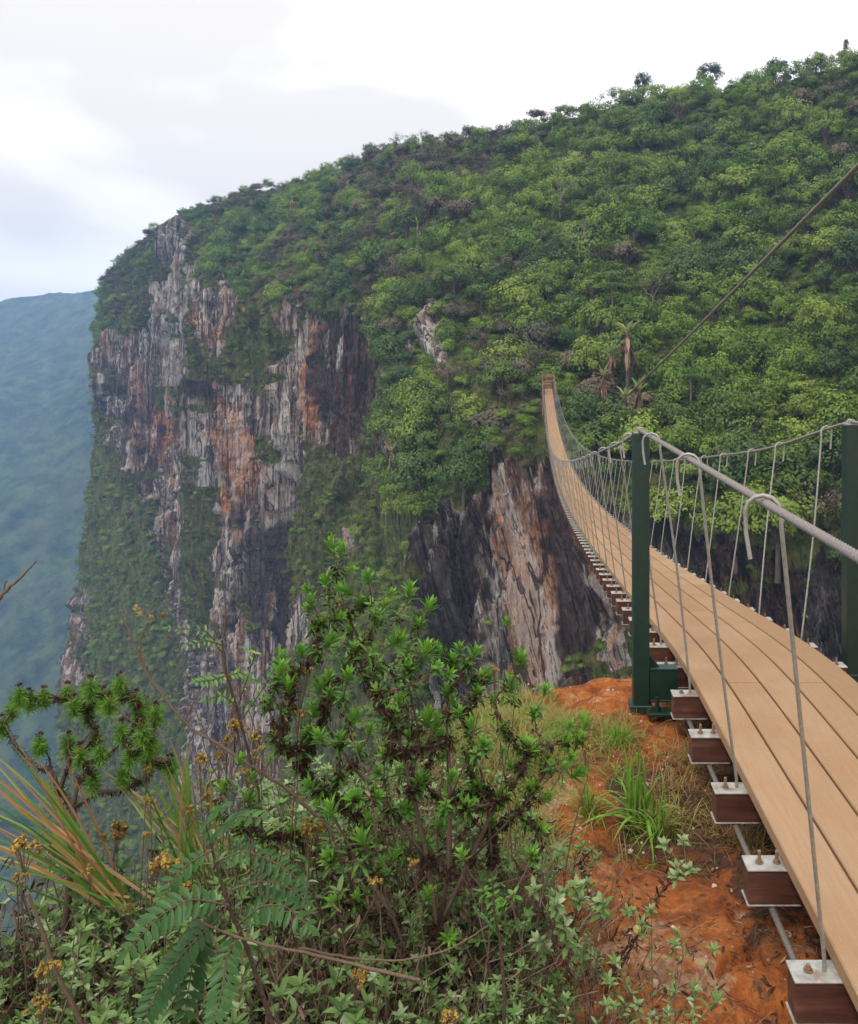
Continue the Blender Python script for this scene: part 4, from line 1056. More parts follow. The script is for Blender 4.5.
# --- the big shrub in the middle
TIPS = [(331,545),(351,570),(368,578),(323,581),(307,589),(307,609),(339,617),(377,619),(391,593),(385,603),(409,591),(419,625),(397,641),(355,649),(442,651),(347,667),(405,667),(328,678),(367,676),(454,661),(320,686),
 (507,623),(521,660),(475,653),(511,684),(477,692),(447,692),(534,713),(566,742),(571,757),(502,752),(526,747),(452,776),(492,825),(467,756),(428,717),(413,751),(472,727),(329,692),(319,737),(354,717),(359,751),(290,673),(300,766),(285,717),(310,786),(378,692),
 (459,649),(465,666),(426,650),(408,669),(488,677),(570,726),(506,731),(511,766),(483,744),(418,746),(426,720),(385,694),(388,754),(311,602),(281,671),(289,686),(276,737),(308,748),(306,776),(252,778),(223,788),(330,640),(375,650),(342,700),(395,720),(440,735),(340,780),(372,790),(268,705),(300,650),
 (430,605),(360,605),(315,655),(400,700),(460,712),(545,690),(548,765),(532,790),(585,722),(370,730),(270,760),(240,760),(420,780),(330,810),(475,790),(345,590),(318,625),(350,630),(366,640),(436,668),(493,700),(340,742),(399,770)]
r = np.random.default_rng(21)
tips = []
for x, y in TIPS:
    tips.append(P(x, y, 2.15 + r.normal() * .13 + (.12 if x > 500 else 0)))
for _ in range(48):
    x, y = TIPS[r.integers(len(TIPS))]; tips.append(P(x + r.normal() * 18, y + abs(r.normal()) * 30 + 6, 2.25 + r.normal() * .15))
LOW = [(400,850),(380,880),(420,900),(360,900),(470,860),(500,900),(455,930),(345,850),(520,860),(540,830),(310,850),(330,900),(485,940),(410,945),(295,830),(555,800),(370,830),(440,820),(425,850),(460,800),(395,800),(355,800)]
for x, y in LOW: tips.append(P(x + r.normal() * 8, y + r.normal() * 8, 2.1 + r.normal() * .14))
b0 = np.array([-.30, 2.12, gz(-.30, 2.12) - .03])
main = [[b0, P(432, 985, 2.12), P(438, 930, 2.12), P(428, 860, 2.14), P(412, 790, 2.14), P(396, 727, 2.15), P(372, 668, 2.15), P(346, 612, 2.15), P(336, 575, 2.15)],
        [P(438, 930, 2.12), P(449, 870, 2.1), P(450, 800, 2.08), P(448, 740, 2.1), P(446, 715, 2.1)], [P(438, 930, 2.12), P(470, 860, 2.2), P(498, 800, 2.25), P(512, 730, 2.27), P(515, 700, 2.27)],
        [P(428, 860, 2.14), P(390, 810, 2.2), P(352, 765, 2.22), P(322, 720, 2.2)], [P(470, 860, 2.2), P(520, 810, 2.22), P(556, 770, 2.25)], [P(432, 985, 2.12), P(396, 920, 2.1), P(352, 850, 2.12), P(318, 790, 2.14)],
        [P(445, 1010, 2.16), P(478, 930, 2.2), P(492, 860, 2.24), P(486, 790, 2.26), P(470, 730, 2.26)], [P(445, 1010, 2.16), P(405, 950, 2.0), P(380, 880, 1.98), P(372, 800, 2.0), P(350, 730, 2.05)], [P(448, 1000, 2.1), P(420, 930, 2.2), P(396, 850, 2.25), P(384, 780, 2.25), P(386, 710, 2.25)],
        [P(412, 790, 2.14), P(418, 730, 2.2), P(404, 660, 2.2), P(396, 620, 2.2)], [P(450, 800, 2.08), P(470, 750, 2.0), P(478, 715, 2.0)]]
nodes, par, cnt, tipn = skeleton(main, tips, r)
SH = link('leafy_shrub', None, label='large multi-stemmed shrub with bright green leaf rosettes and withered brown stems, centre foreground', category='shrub')
g = Geo(); wood(g, nodes, par, cnt, .0014, rmax=.0062, sides=6); g.obj('stems', M_STEM, SH, smooth=True)
g = Geo()
for q in tipn:
    n_ = nodes[q]; ax = unit(n_ - nodes[par[par[q]]]) + np.array([0, 0, .9]) + r.normal(size=3) * .22
    sz = r.uniform(.6, 1.2)
    rosette(g, n_, ax, .040 * sz, .0108 * sz, 18, r, tint0=r.uniform(.42, .70), spread=(.1, 1.25))
    k = par[par[q]]; rosette(g, nodes[k], ax, .034 * sz, .010, 8, r, tint0=.32, spread=(.9, 1.9), curl=.3)
    if r.uniform() < .35 and k > 0: rosette(g, nodes[par[k]], ax, .030, .009, 6, r, tint0=.15, spread=(1.0, 2.0), curl=.4)
g.obj('foliage', M_ROSETTE, SH)
g = Geo(); dead_along(g, nodes, par, tipn, r, reach=18, per=11, skip=3, ln=(.007, .022)); g.obj('withered_leaves', M_DEAD, SH)
seat_parts(SH, b0)
# --- heath shrub on the left with needle tufts
HT = [(85,215),(190,225),(290,205),(390,180),(420,222),(515,165),(515,208),(585,238),(625,265),(670,295),(55,270),(10,345),(170,425),(295,420),(410,400),(610,370),(660,445),(585,440),(730,515),(400,580),(530,555),(318,258),(125,235),(470,255),(450,225),(640,420),(560,470),(640,480),(365,215),(380,290),(520,370),(345,470),(430,460),(600,300)]
r = np.random.default_rng(31)
tips = [P(x / 4.29, 640 + y / 4.29, 2.5 + r.normal() * .10) for x, y in HT]
hb = np.array([-1.36, 2.45, gz(-1.36, 2.45) - .03])
main = [[hb, P(62, 960, 2.45), P(70, 880, 2.45), P(73, 808, 2.5), P(80, 775, 2.5)], [P(73, 808, 2.5), P(98, 792, 2.5), P(122, 790, 2.5), P(145, 780, 2.5)], [P(73, 808, 2.5), P(60, 790, 2.5), P(52, 770, 2.5), P(45, 745, 2.5)], [P(80, 775, 2.5), P(100, 762, 2.5), P(118, 745, 2.5), P(140, 722, 2.5)],
        [P(60, 790, 2.5), P(72, 755, 2.5), P(92, 730, 2.5)]]
nodes, par, cnt, tipn = skeleton(main, tips, r, up=.6)
HS = link('heath_shrub', None, label='needle-leaved shrub with round green tufts, bearded brown twigs and gnarled stem, left foreground', category='shrub')
g = Geo(); wood(g, nodes, par, cnt, .0021, rmax=.012, sides=6); g.obj('stems', M_STEM, HS, smooth=True)
g = Geo(); gb = Geo()
for q in tipn:
    p_ = nodes[q]; n = 300; e = unit(r.normal(size=(n, 3)) + np.array([0, 0, .3])); c = p_ + np.array([0, 0, -.006]) + np.clip(r.uniform(-.04, .0, (n, 1)), -.05, 0) * np.array([0, 0, 1.0])
    g.leaves(c, e, r.normal(size=(n, 3)), r.uniform(.020, .036, n), .0024, curl=r.uniform(-.1, .25, n), tint=np.clip(.6 + r.normal(size=n) * .2, 0, 1))
    m = 26; e = unit(r.normal(size=(m, 3)) * .8 + np.array([0, 0, .9])); gb.leaves(p_ + e * .003 + np.array([0, 0, .012]), e, r.normal(size=(m, 3)), r.uniform(.006, .012, m), .005, tint=np.clip(.62 + r.normal(size=m) * .15, 0, 1))
    k = q; st = 0
    while k >= 0 and st < 6:
        m = 34; a = nodes[k]; b_2 = nodes[par[k]] if par[k] >= 0 else a
        pp = a + (b_2 - a) * r.uniform(0, 1, (m, 1)) + r.normal(size=(m, 3)) * .003
        if st: gb.leaves(pp, r.normal(size=(m, 3)) * .5 + np.array([0, 0, -.8]), r.normal(size=(m, 3)), r.uniform(.012, .024, m), .0022, curl=.2, tint=np.clip(.15 + r.normal(size=m) * .14, 0, 1))
        k = par[k]; st += 1
g.obj('needles', M_NEEDLE, HS); gb.obj('withered_needles', M_DEAD, HS)
seat_parts(HS, hb)
# --- small leafy herbs, dead twigs: the undergrowth
def herb(seed, h, n_st, leafmat_tint, wither=False):
    r = np.random.default_rng(seed); g = Geo()
    for s_ in range(n_st):
        a = r.uniform(0, 6.28); lean = r.uniform(.05, .5); top = np.array([math.cos(a) * lean * h, math.sin(a) * lean * h, h * r.uniform(.6, 1.0)])
        mid = top * .5 + r.normal(size=3) * h * .07; pts = [np.zeros(3), mid, top]; t = np.linspace(0, 1, 9)[:, None]
        c = (1 - t) ** 2 * pts[0] + 2 * t * (1 - t) * (mid * 2 - top * .5) + t * t * top
        g.tube(c, np.linspace(.0026, .0012, 9), 4, tint=r.uniform(.1, .9), mat=1, cap=False)
        if wither: 
            n = 16; k = r.integers(2, 9, n); g.leaves(c[k] + r.normal(size=(n, 3)) * .006, r.normal(size=(n, 3)) + np.array([0, 0, -.6]), r.normal(size=(n, 3)), r.uniform(.012, .03, n), r.uniform(.004, .009, n), curl=.4, tint=np.clip(r.normal(size=n) * .25 + .5, 0, 1), mat=2)
            for _ in range(4):
                e = np.array([r.normal() * .6, r.normal() * .6, r.uniform(.3, 1.1)]) * h * .8; g.tube([np.zeros(3), e * .5 + r.normal(size=3) * .02, e], .0011, 3, tint=r.uniform(.6, 1.3), mat=1, cap=False)
            for _ in range(3):
                kk = r.integers(3, 8); e = c[kk] + r.normal(size=3) * .05 + np.array([0, 0, .04]); g.tube([c[kk], (c[kk] + e) / 2 + r.normal(size=3) * .008, e], .001, 3, tint=r.uniform(.2, 1), mat=1, cap=False)
        else:
            for k in range(3, 9):
                n = 3 if k < 8 else 7; th = r.uniform(0, 6.28) + np.arange(n) * 6.28 / n; el = r.uniform(.1, .9, n)
                d = np.stack([np.cos(th) * np.cos(el), np.sin(th) * np.cos(el), np.sin(el)], -1); lm = r.uniform(.6, 1.1)
                g.leaves(np.tile(c[k], (n, 1)), d, np.array([0, 0, 1.0]) - d * .3 + r.normal(size=(n, 3)) * .15, lm * r.uniform(.020, .036, n), lm * r.uniform(.009, .015, n), curl=r.uniform(0, .35, n), tint=np.clip(leafmat_tint + r.normal(size=n) * .17, 0, 1), mat=0)
            n = 5; k = r.integers(1, 6, n); g.leaves(c[k], r.normal(size=(n, 3)) + np.array([0, 0, -.8]), r.normal(size=(n, 3)), .02, .006, curl=.4, tint=r.uniform(.2, .9, n), mat=2)
    return g
HM = [M_GREY, M_STEM, M_DEAD]
hb_m = [herb(i, h_, 6, t_).mesh('herb', HM) for i, (h_, t_) in enumerate(((.34, .35), (.42, .5), (.30, .68), (.38, .25)))] + [herb(20 + i, h_, 7, 0, True).mesh('twigs', HM) for i, h_ in enumerate((.34, .42, .28))]
r = np.random.default_rng(44); n = 3300
x = r.uniform(-3.4, .35, n); y = r.uniform(1.35, 4.6, n)
ok = (y < y_edge(x) - .03) & (x < .10 - .30 * (y - 2.4) + .12 * r.normal(size=n)); ok &= ~((y > 2.9) & (x > -.75)) | (r.uniform(size=n) < .16)
ok &= ~((y > 2.9) & (x < -1.0) & (r.uniform(size=n) < .5))
x, y = x[ok], y[ok]; n = len(x)
pts = np.stack([x, y, g_height(x, y) - .01], -1)
vi = r.choice(7, n, p=[.16, .17, .19, .12, .13, .12, .11])
sc_ = r.uniform(.65, 1.35, n) * np.interp(y, [1.5, 2.2, 3.0, 4], [.72, 1.05, .9, .55]) * np.interp(x, [-3, -.4, .1], [1.0, 1.05, .6])
scatter('undergrowth', pts, sc_, vi, hb_m, 'tangle of small grey-green leaves and dry brown twigs', 'undergrowth', 45, flat=1.0)
# --- yellow-brown flower heads on stalks
FL = [(24,843,14,2.2,'at the far left edge above the herbs'),(42,1000,12,1.9,'lowest at the bottom left corner'),(50,965,12,1.9,'low at the left, above the lowest one'),(165,862,17,2.1,'widest one, above the pinnate leaves at left'),(188,888,12,2.0,'right below the widest one'),(115,828,14,2.4,'dark brown, under the heath shrub'),
 (148,768,8,2.4,'small round one right of the heath shrub'),(149,799,8,2.4,'small round one below another beside the heath shrub'),(191,807,8,2.4,'small one over the long grass'),(146,833,7,2.3,'small one between long grass and herbs'),(207,795,8,2.4,'small one left of the first shrub rosettes'),
 (202,757,10,2.4,'left one of two side by side, above the long grass'),(218,755,9,2.4,'right one of two side by side, above the long grass'),(236,722,11,2.4,'against the pale cliff streak, upper one'),(229,739,9,2.4,'against the pale cliff streak, lower left one'),(254,737,10,2.4,'against the pale cliff streak, right one'),
 (242,770,8,2.3,'beside the lowest left rosette of the shrub'),(303,669,12,2.2,'highest one, at the left side of the shrub'),(298,710,9,2.2,'behind the left rosettes of the shrub'),(262,748,8,2.3,'half hidden in the left part of the shrub'),(312,825,13,2.0,'dark brown, in front of the shrub stems'),
 (375,880,9,1.9,'single yellow one left of the main shrub stems'),(362,972,12,1.8,'yellow one low in front of the shrub'),(448,1015,13,1.8,'brightest one at the bottom edge'),(412,862,8,2.0,'tiny one beside the main shrub stem'),(20,875,9,2.2,'low one left of the dry stem'),(130,905,9,2.1,'half withered, left of the pinnate leaves'),(88,870,8,2.3,'small one among the long grass bases'),
 (587,748,8,2.35,'right of the shrub, over the tan grass'),(495,668,7,2.15,'small one beside a top right rosette')]
r = np.random.default_rng(51)
for px_, py_, rp, Y_, lb in FL:
    c = P(px_, py_, Y_); R_ = rp * Y_ / F; dark_ = 'dark' in lb or 'wither' in lb
    fl = link('dry_flower', None, label='dry yellow-brown flower head %s' % lb, category='flower', group='dry yellow-brown flower heads')
    bx = c + np.array([r.normal() * .04, r.uniform(-.03, .08), 0]); bx[1] = min(bx[1], float(y_edge(bx[0])) - .05); bx[2] = gz(bx[0], bx[1]) - .01
    fork = c + (bx - c) * .12 + r.normal(size=3) * .004
    g = Geo(); t = np.linspace(0, 1, 9)[:, None]; g.tube(bx * (1 - t) + fork * t + np.sin(t * 3.1) * r.normal(size=3) * .015 * np.array([1, 1, 0]), np.linspace(.0028, .0014, 9), 5, tint=.4)
    nh = max(4, int(rp * 1.1)); hd = Geo()
    for i in range(nh):
        e = np.array([r.normal() * .45 * R_, r.normal() * .35 * R_, r.normal() * .20 * R_]); e[2] -= .5 * (e[0] ** 2 + e[1] ** 2) / R_
        g.tube([fork, (fork + c + e) / 2 + r.normal(size=3) * .002, c + e], .0008, 3, tint=.5, cap=False)
        m = 46; d = unit(r.normal(size=(m, 3)) + np.array([0, 0, .3])); s0 = R_ * .24
        hd.chips(c + e + d * s0 * r.uniform(.5, 1, (m, 1)), d + r.normal(size=(m, 3)) * .5, s0 * r.uniform(.28, .5, m), np.clip((.22 if dark_ else .55) + .18 * r.normal(size=m) + .1 * d[:, 2], 0, 1), asp=.8)
    hd.obj('flower_head', M_FLOWER, fl)
    n = 14; k = r.uniform(.1, .85, (n, 1)); g2 = Geo(); g2.leaves(bx * (1 - k) + fork * k, r.normal(size=(n, 3)) + np.array([0, 0, .2]), r.normal(size=(n, 3)) + np.array([0, 0, 1]), r.uniform(.012, .024, n), .005, curl=.3, tint=np.clip(.5 + r.normal(size=n) * .2, 0, 1))
    g2.obj('stalk_leaves', M_GREY, fl); g.obj('stalk', M_STEM, fl, smooth=True); seat_parts(fl, bx)
# --- plants with pinnate leaves
def frond(g, gs, line, Y0, Y1, ll, r, tint=.5, npair=11, wdt=.33, hang=.15):
    pts = np.stack([P(x, y, Y0 + (Y1 - Y0) * i / (len(line) - 1)) for i, (x, y) in enumerate(line)])
    s_ = np.linspace(0, len(pts) - 1, 40); rc = np.stack([np.interp(s_, np.arange(len(pts)), pts[:, k]) for k in range(3)], -1)
    for _ in range(8): rc[1:-1] = (rc[:-2] + 2 * rc[1:-1] + rc[2:]) / 4
    gs.tube(rc[::3], np.linspace(.0022, .0008, len(rc[::3])), 4, tint=.3, cap=False)
    d = unit(np.gradient(rc, axis=0)); idx = np.linspace(5, 38, npair).astype(int); tocam = unit(-rc[idx])
    nrm = unit(tocam * .75 + np.array([0, 0, .65])); sd_ = unit(np.cross(d[idx], nrm)); env = np.sin(np.linspace(.5, 2.75, npair)) ** .6
    for q in (-1, 1):
        dr = unit(sd_ * q * .9 + d[idx] * .42 + np.array([0, 0, -hang]) + r.normal(size=(npair, 3)) * .06)
        g.leaves(rc[idx], dr, nrm + r.normal(size=(npair, 3)) * .14, ll * env, ll * wdt, curl=.12, fold=.12, tint=np.clip(tint + r.normal(size=npair) * .1, 0, 1))
    g.leaves(rc[-1:], d[-1:], nrm[-1:], ll * .8, ll * wdt, tint=tint)
r = np.random.default_rng(61)
def pinnate(label, base, stems, fronds, tint, Y_):
    root = link('pinnate_plant', None, label=label, category='plant', group='plants with pinnate leaves'); g, gs = Geo(), Geo()
    for st in stems:
        pts = np.array([P(x, y, Y_) if not hasattr(x, '__len__') else x for x, y in st]); gs.tube(pts, np.linspace(.0055, .0025, len(pts)), 6, tint=.05)
    for fl_, ll in fronds: frond(g, gs, fl_, Y_ - .02 + r.normal() * .03, Y_ - .10 + r.normal() * .06, ll * .66 * Y_ / F, r, tint + r.normal() * .08, npair=max(7, int(np.hypot(fl_[0][0] - fl_[-1][0], fl_[0][1] - fl_[-1][1]) / 9) + 2))
    g.obj('leaflets', M_FERN, root); gs.obj('stem', M_STEM, root, smooth=True); seat_parts(root, base)
pinnate('plant with large dark drooping pinnate leaves, lower left', P(285, 1130, 1.75), [[(285, 1130), (272, 1024), (248, 950), (228, 905), (215, 860), (210, 842)]],
        [([(228, 905), (190, 898), (160, 915), (130, 948)], 32), ([(226, 900), (200, 925), (192, 965), (185, 1015)], 33), ([(222, 915), (185, 950), (160, 985), (142, 1024)], 30), ([(238, 925), (262, 905), (285, 905), (308, 925)], 30), ([(215, 862), (245, 850), (275, 862), (300, 880)], 22), ([(212, 850), (190, 862), (172, 880), (165, 900)], 24), ([(212, 845), (222, 825), (240, 815), (262, 818)], 22), ([(232, 890), (262, 880), (290, 888), (305, 900)], 22), ([(240, 930), (226, 958), (222, 990), (214, 1020)], 27), ([(212, 846), (205, 826), (212, 812), (226, 806)], 20)], .28, 1.75)
pinnate('slender plant with pale feathery leaves in front of the cliff, left of the large shrub', np.array([-.72, 2.3, gz(-.72, 2.3)]), [[(262, 1080), (266, 900), (258, 790), (240, 720), (226, 672), (222, 640)]],
        [([(228, 675), (212, 680), (195, 682)], 14), ([(228, 676), (240, 672), (254, 680)], 13), ([(224, 655), (206, 630), (168, 628)], 11), ([(240, 722), (262, 690), (282, 655)], 11), ([(236, 705), (222, 695), (205, 700)], 12), ([(250, 760), (272, 742), (290, 741)], 12), ([(222, 645), (206, 640), (186, 646)], 10), ([(240, 700), (256, 652), (246, 648)], 11)], .80, 2.3)
pinnate('small plant with short broad pinnate leaves in front of the large shrub, right side', P(500, 1100, 1.85), [[(500, 1100), (505, 1000), (500, 940), (497, 925)]],
        [([(497, 930), (494, 905), (492, 878)], 13), ([(500, 945), (512, 930), (528, 922)], 9), ([(498, 935), (486, 920), (476, 908)], 11)], .60, 1.85)
# --- long blades
def blade_clump(name, label, base, blades, Y_, width, seed, cat='grass clump', material=None, tints=(0, 1)):
    r = np.random.default_rng(seed); g = Geo()
    for bx_, tip, t_, sag in blades:
        a = P(bx_[0], bx_[1], Y_ + r.normal() * .03); b = P(tip[0], tip[1], Y_ + r.normal() * .16); t = np.linspace(0, 1, 14)[:, None]
        m_ = (a + b) / 2 + np.array([0, 0, sag]); c = (1 - t) ** 2 * a + 2 * t * (1 - t) * m_ + t * t * b
        d = unit(np.gradient(c, axis=0)); sd_ = unit(np.cross(d, unit(-c) + np.array([0, 0, .5]))); nn2 = np.cross(sd_, d)
        wv = width * np.interp(t[:, 0], [0, .3, .8, 1], [.7, 1, .6, .05])[:, None] * r.uniform(.6, 1.2)
        v = np.stack([c - sd_ * wv / 2, c - nn2 * wv * .18, c + sd_ * wv / 2], 1).reshape(-1, 3)
        i = np.arange(13)[:, None] * 3 + np.arange(2)[None]
        g.add(v, np.stack([i, i + 1, i + 4, i + 3], -1).reshape(-1, 4), np.repeat(np.clip(t_ + np.linspace(-.06, .12, 14) + r.normal() * .05, 0, 1), 3))
    o = g.obj(name, material or M_BLADE, label=label, category=cat); origin_to(o, base); return o
r = np.random.default_rng(71); bl = []
for i in range(34):
    t = r.uniform(); tip = (r.uniform(-45, 40), r.uniform(735, 870)); bl.append(((128 + r.normal() * 12, 915 + r.normal() * 10), tip, r.choice([.05, .2, .3, .5, .62, .8]), r.uniform(-.02, .10)))
for tip, t_ in (((-8, 752), .85), ((-20, 765), .8), ((-5, 775), .62), ((-30, 790), .1), ((0, 800), .2), ((60, 750), .78), ((-40, 810), .75)): bl.append(((130, 910), tip, t_, .04))
blade_clump('grass_clump', 'clump of long arching orange and green blades below the heath shrub', np.array([-1.15, 2.4, gz(-1.15, 2.4)]), bl, 2.4, .0085, 72)
bl = []
for i in range(34):
    tip = (r.uniform(95, 215), r.uniform(735, 800)); bl.append(((205 + r.normal() * 14, 880 + r.normal() * 14), tip, r.choice([.1, .25, .35, .5, .65]), r.uniform(.0, .07)))
blade_clump('grass_clump', 'clump of thin pale green blades right of the heath shrub, over the dark cliff', np.array([-.95, 2.5, gz(-.95, 2.5)]), bl, 2.5, .009, 73)
# green tufts on the red ground
def ground_tuft(label, px, py, hpx, wpx, n, seed, width, tl_, tall=1.0):
    b = ground_at(px, py); r = np.random.default_rng(seed); g = Geo(); s_ = b[1] / F
    a = r.uniform(0, 6.28, n); sp = r.uniform(.05, 1, n) ** 1.3; ln = hpx * s_ * r.uniform(.45, 1.05, n)
    d = np.stack([np.cos(a) * sp * wpx * s_ * .9, np.sin(a) * sp * wpx * s_ * .9, hpx * s_ * (1.15 - sp * .6)], -1)
    for i in range(n):
        di = unit(d[i]); t = np.linspace(0, 1, 9)[:, None]; L_ = ln[i] * 1.2; p0 = b + np.array([r.normal() * .02, r.normal() * .02, 0])
        c = p0 + di * L_ * t + np.array([di[0], di[1], 0]) * L_ * .5 * t * t - np.array([0, 0, 1.0]) * L_ * (.15 + .7 * sp[i]) * t ** 2.4
        dd = unit(np.gradient(c, axis=0)); sd_ = unit(np.cross(dd, np.array([0, 0, 1.0]) + r.normal(size=3) * .2)); nn2 = np.cross(sd_, dd); wv = width * np.interp(t, [0, .35, .8, 1], [.6, 1, .6, .03]) * r.uniform(.6, 1.1)
        v = np.stack([c - sd_ * wv / 2, c - nn2 * wv * .2, c + sd_ * wv / 2], 1).reshape(-1, 3); ii = np.arange(8)[:, None] * 3 + np.arange(2)[None]
        g.add(v, np.stack([ii, ii + 1, ii + 4, ii + 3], -1).reshape(-1, 4), np.clip(r.choice(tl_) + r.normal() * .06, 0, 1))
    o = g.obj('grass_tuft', M_GRASS, label=label, category='grass tuft', group='grass tufts on the red ground'); origin_to(o, b)
ground_tuft('bright green tuft of broad blades on the red ground beside the bridge', 640, 833, 92, 42, 62, 1, .014, (.2, .4, .5, .6))
ground_tuft('thin-bladed green tuft right beside the broad-bladed one, towards the bridge', 662, 838, 55, 36, 70, 2, .006, (.3, .5, .9))
ground_tuft('small yellow-green tuft behind the broad-bladed one, near the brink', 618, 745, 30, 26, 160, 3, .004, (.4, .6, .7))
ground_tuft('low pale tuft left of the broad-bladed one, next to the shrub', 590, 815, 45, 34, 90, 4, .005, (.3, .6, .9))
# short grass carpet
r = np.random.default_rng(81)
def mini(seed, h, tl_):
    r = np.random.default_rng(seed); n = 46; g = Geo(); a = r.uniform(0, 6.28, n); el = r.uniform(.25, 1.45, n)
    d = np.stack([np.cos(a) * np.cos(el), np.sin(a) * np.cos(el), np.sin(el)], -1); p_ = np.stack([r.normal(size=n) * .035, r.normal(size=n) * .035, np.zeros(n)], -1)
    g.leaves(p_, d, np.array([0, 0, 1.0]) - d * .4, h * r.uniform(.5, 1.2, n), r.uniform(.0018, .0034, n), curl=r.uniform(.1, .8, n), tint=np.clip(r.choice(tl_, n) + r.normal(size=n) * .08, 0, 1)); return g.mesh('mini_tuft', M_GRASS)
MT = [mini(1, .09, [.3, .5, .7]), mini(2, .11, [.8, .9, 1.0]), mini(3, .08, [.5, .75, .9]), mini(4, .07, [.95, 1.0, .85])]
n = 1000; x = -.12 + .26 * r.normal(size=n); y = 4.0 + .55 * r.normal(size=n); ok = (y < y_edge(x) - .02) & (x < .36 + .08 * r.normal(size=n)) & (y > 2.95) & ((y < 4.25) | (x < -.05)) & (fbm(np.stack([x, y, 0 * x], -1) * 2.6, 2, 84) > -.22)
n2 = 60; x2 = r.uniform(.3, .8, n2); y2 = r.uniform(3.0, 4.2, n2); x = np.concatenate([x[ok], x2]); y = np.concatenate([y[ok], y2])
n3 = 500; x3 = r.uniform(-1.1, .1, n3); y3 = r.uniform(3.0, 4.7, n3); k3 = y3 < y_edge(x3) - .05; x = np.concatenate([x, x3[k3]]); y = np.concatenate([y, y3[k3]])
pts = np.stack([x, y, g_height(x, y) - .004], -1); vi = np.where(x > .4, r.choice([1, 3], len(x)), r.choice(4, len(x), p=[.3, .25, .25, .2]))
scatter('short_grass', pts, r.uniform(.6, 1.3, len(x)), vi, MT, 'short tan and green grass on the ground left of the bridge post', 'grass', 82)
# litter and pebbles
g = Geo(); n = 3200; x = np.where(r.uniform(size=n) < .6, r.uniform(.3, 1.7, n), r.uniform(-.4, .9, n)); y = r.uniform(2.0, 4.5, n); k = np.abs(fbm(np.stack([x, y, 0 * x], -1) * 1.7, 2, 83)) < .30 + .4 * (np.abs(x - 1.1) < .5); x, y = x[k], y[k]; n = len(x)
p_ = np.stack([x, y, g_height(x, y) + .004], -1); d = r.normal(size=(n, 3)) * np.array([1, 1, .25])
g.leaves(p_, d, np.array([0, 0, 1.0]) + r.normal(size=(n, 3)) * .3, r.uniform(.012, .045, n), r.uniform(.002, .010, n), curl=r.uniform(-.4, .4, n), tint=np.clip(r.normal(size=n) * .25 + .5, 0, 1))
g.obj('leaf_litter', M_DEAD, kind='stuff', label='dry brown leaves and twigs littering the ground under the bridge', category='leaf litter')
def m_peb(h):
    tt = h.attr('tint'); h.set('Base Color', h.ramp(tt, [(0, (.22, .08, .03)), (.5, (.40, .22, .13)), (1, (.58, .47, .38))])); h.set('Roughness', .9)
g = Geo(); n = 330; x = r.uniform(-.1, .75, n); y = r.uniform(1.95, 4.9, n)
for i in range(n):
    s_ = r.uniform(.002, .0068) * (1 + (r.uniform() < .05) * 1.4); th = np.arange(6) * 1.047 + r.uniform(0, 1); z0 = gz(x[i], y[i])
    rr1 = s_ * r.uniform(.75, 1.25, 6); ring = np.stack([x[i] + rr1 * np.cos(th), y[i] + rr1 * np.sin(th), np.full(6, z0 - .002)], -1); r2 = ring.copy(); r2[:, :2] = (ring[:, :2] - [x[i], y[i]]) * .8 + [x[i], y[i]]; r2[:, 2] = z0 + s_ * .5
    v = np.concatenate([ring, r2, [[x[i], y[i], z0 + s_ * .75]]]); f = [[q, (q + 1) % 6, 6 + (q + 1) % 6, 6 + q] for q in range(6)] + [[6 + q, 6 + (q + 1) % 6, 12, 12] for q in range(6)]; g.add(v, f, r.uniform(0, 1))
g.obj('pebbles', mat('pebble', m_peb), smooth=True, kind='stuff', label='small pale pebbles strewn over the red rock', category='pebbles')
# --- small single herbs on the red rock
def small_plant(label, base, line, tip_n, ll, tint, seed, dead=True, yellow=False):
    r = np.random.default_rng(seed); b = ground_at(*base); root = link('small_herb', None, label=label, category='herb', group='single herbs on the red rock'); g, gs = Geo(), Geo()
    pts = [b] + [P(x, y, b[1] - .04 * (i + 1)) for i, (x, y) in enumerate(line)]; pts = np.array(pts)
    s_ = np.linspace(0, len(pts) - 1, 24); c = np.stack([np.interp(s_, np.arange(len(pts)), pts[:, k]) for k in range(3)], -1)
    for _ in range(6): c[1:-1] = (c[:-2] + 2 * c[1:-1] + c[2:]) / 4
    gs.tube(c, np.linspace(.0035, .0018, 24), 5, tint=.4)
    for i in range(tip_n):
        k = int(r.uniform(14, 24)) if i else 23; e = c[k] + (r.normal(size=3) * .035 + np.array([0, 0, .02])) * (i > 0); gs.tube([c[k], (c[k] + e) / 2, e], .0014, 4, tint=.5, cap=False)
        rosette(g, e, np.array([r.normal() * .3, -.3, 1.0]), ll * r.uniform(.8, 1.1), ll * .42, 8, r, tint0=tint, spread=(.3, 1.5), curl=.2)
    g.obj('leaves', M_GREY, root)
    if dead:
        gd = Geo(); n = 70; k = r.integers(3, 20, n); gd.leaves(c[k] + r.normal(size=(n, 3)) * .008, r.normal(size=(n, 3)) + np.array([0, 0, -.7]), r.normal(size=(n, 3)), r.uniform(.012, .03, n), r.uniform(.004, .008, n), curl=.4, tint=np.clip(r.normal(size=n) * .25 + .35, 0, 1)); gd.obj('withered_leaves', M_DEAD, root)
    if yellow:
        gy = Geo(); m = 60; d = unit(r.normal(size=(m, 3)) + np.array([0, 0, .8])); gy.chips(c[20] + np.array([.0, -.01, .02]) + d * .009, d, .006, 1.0, asp=.8); gy.obj('flower_head', M_FLOWER, root)
    gs.obj('stem', M_STEM, root, smooth=True); seat_parts(root, b)
small_plant('grey-green herb on a bent dry stem standing over the middle of the red rock', (612, 985), [(640, 930), (655, 900), (672, 878), (690, 868)], 6, .030, .72, 1)
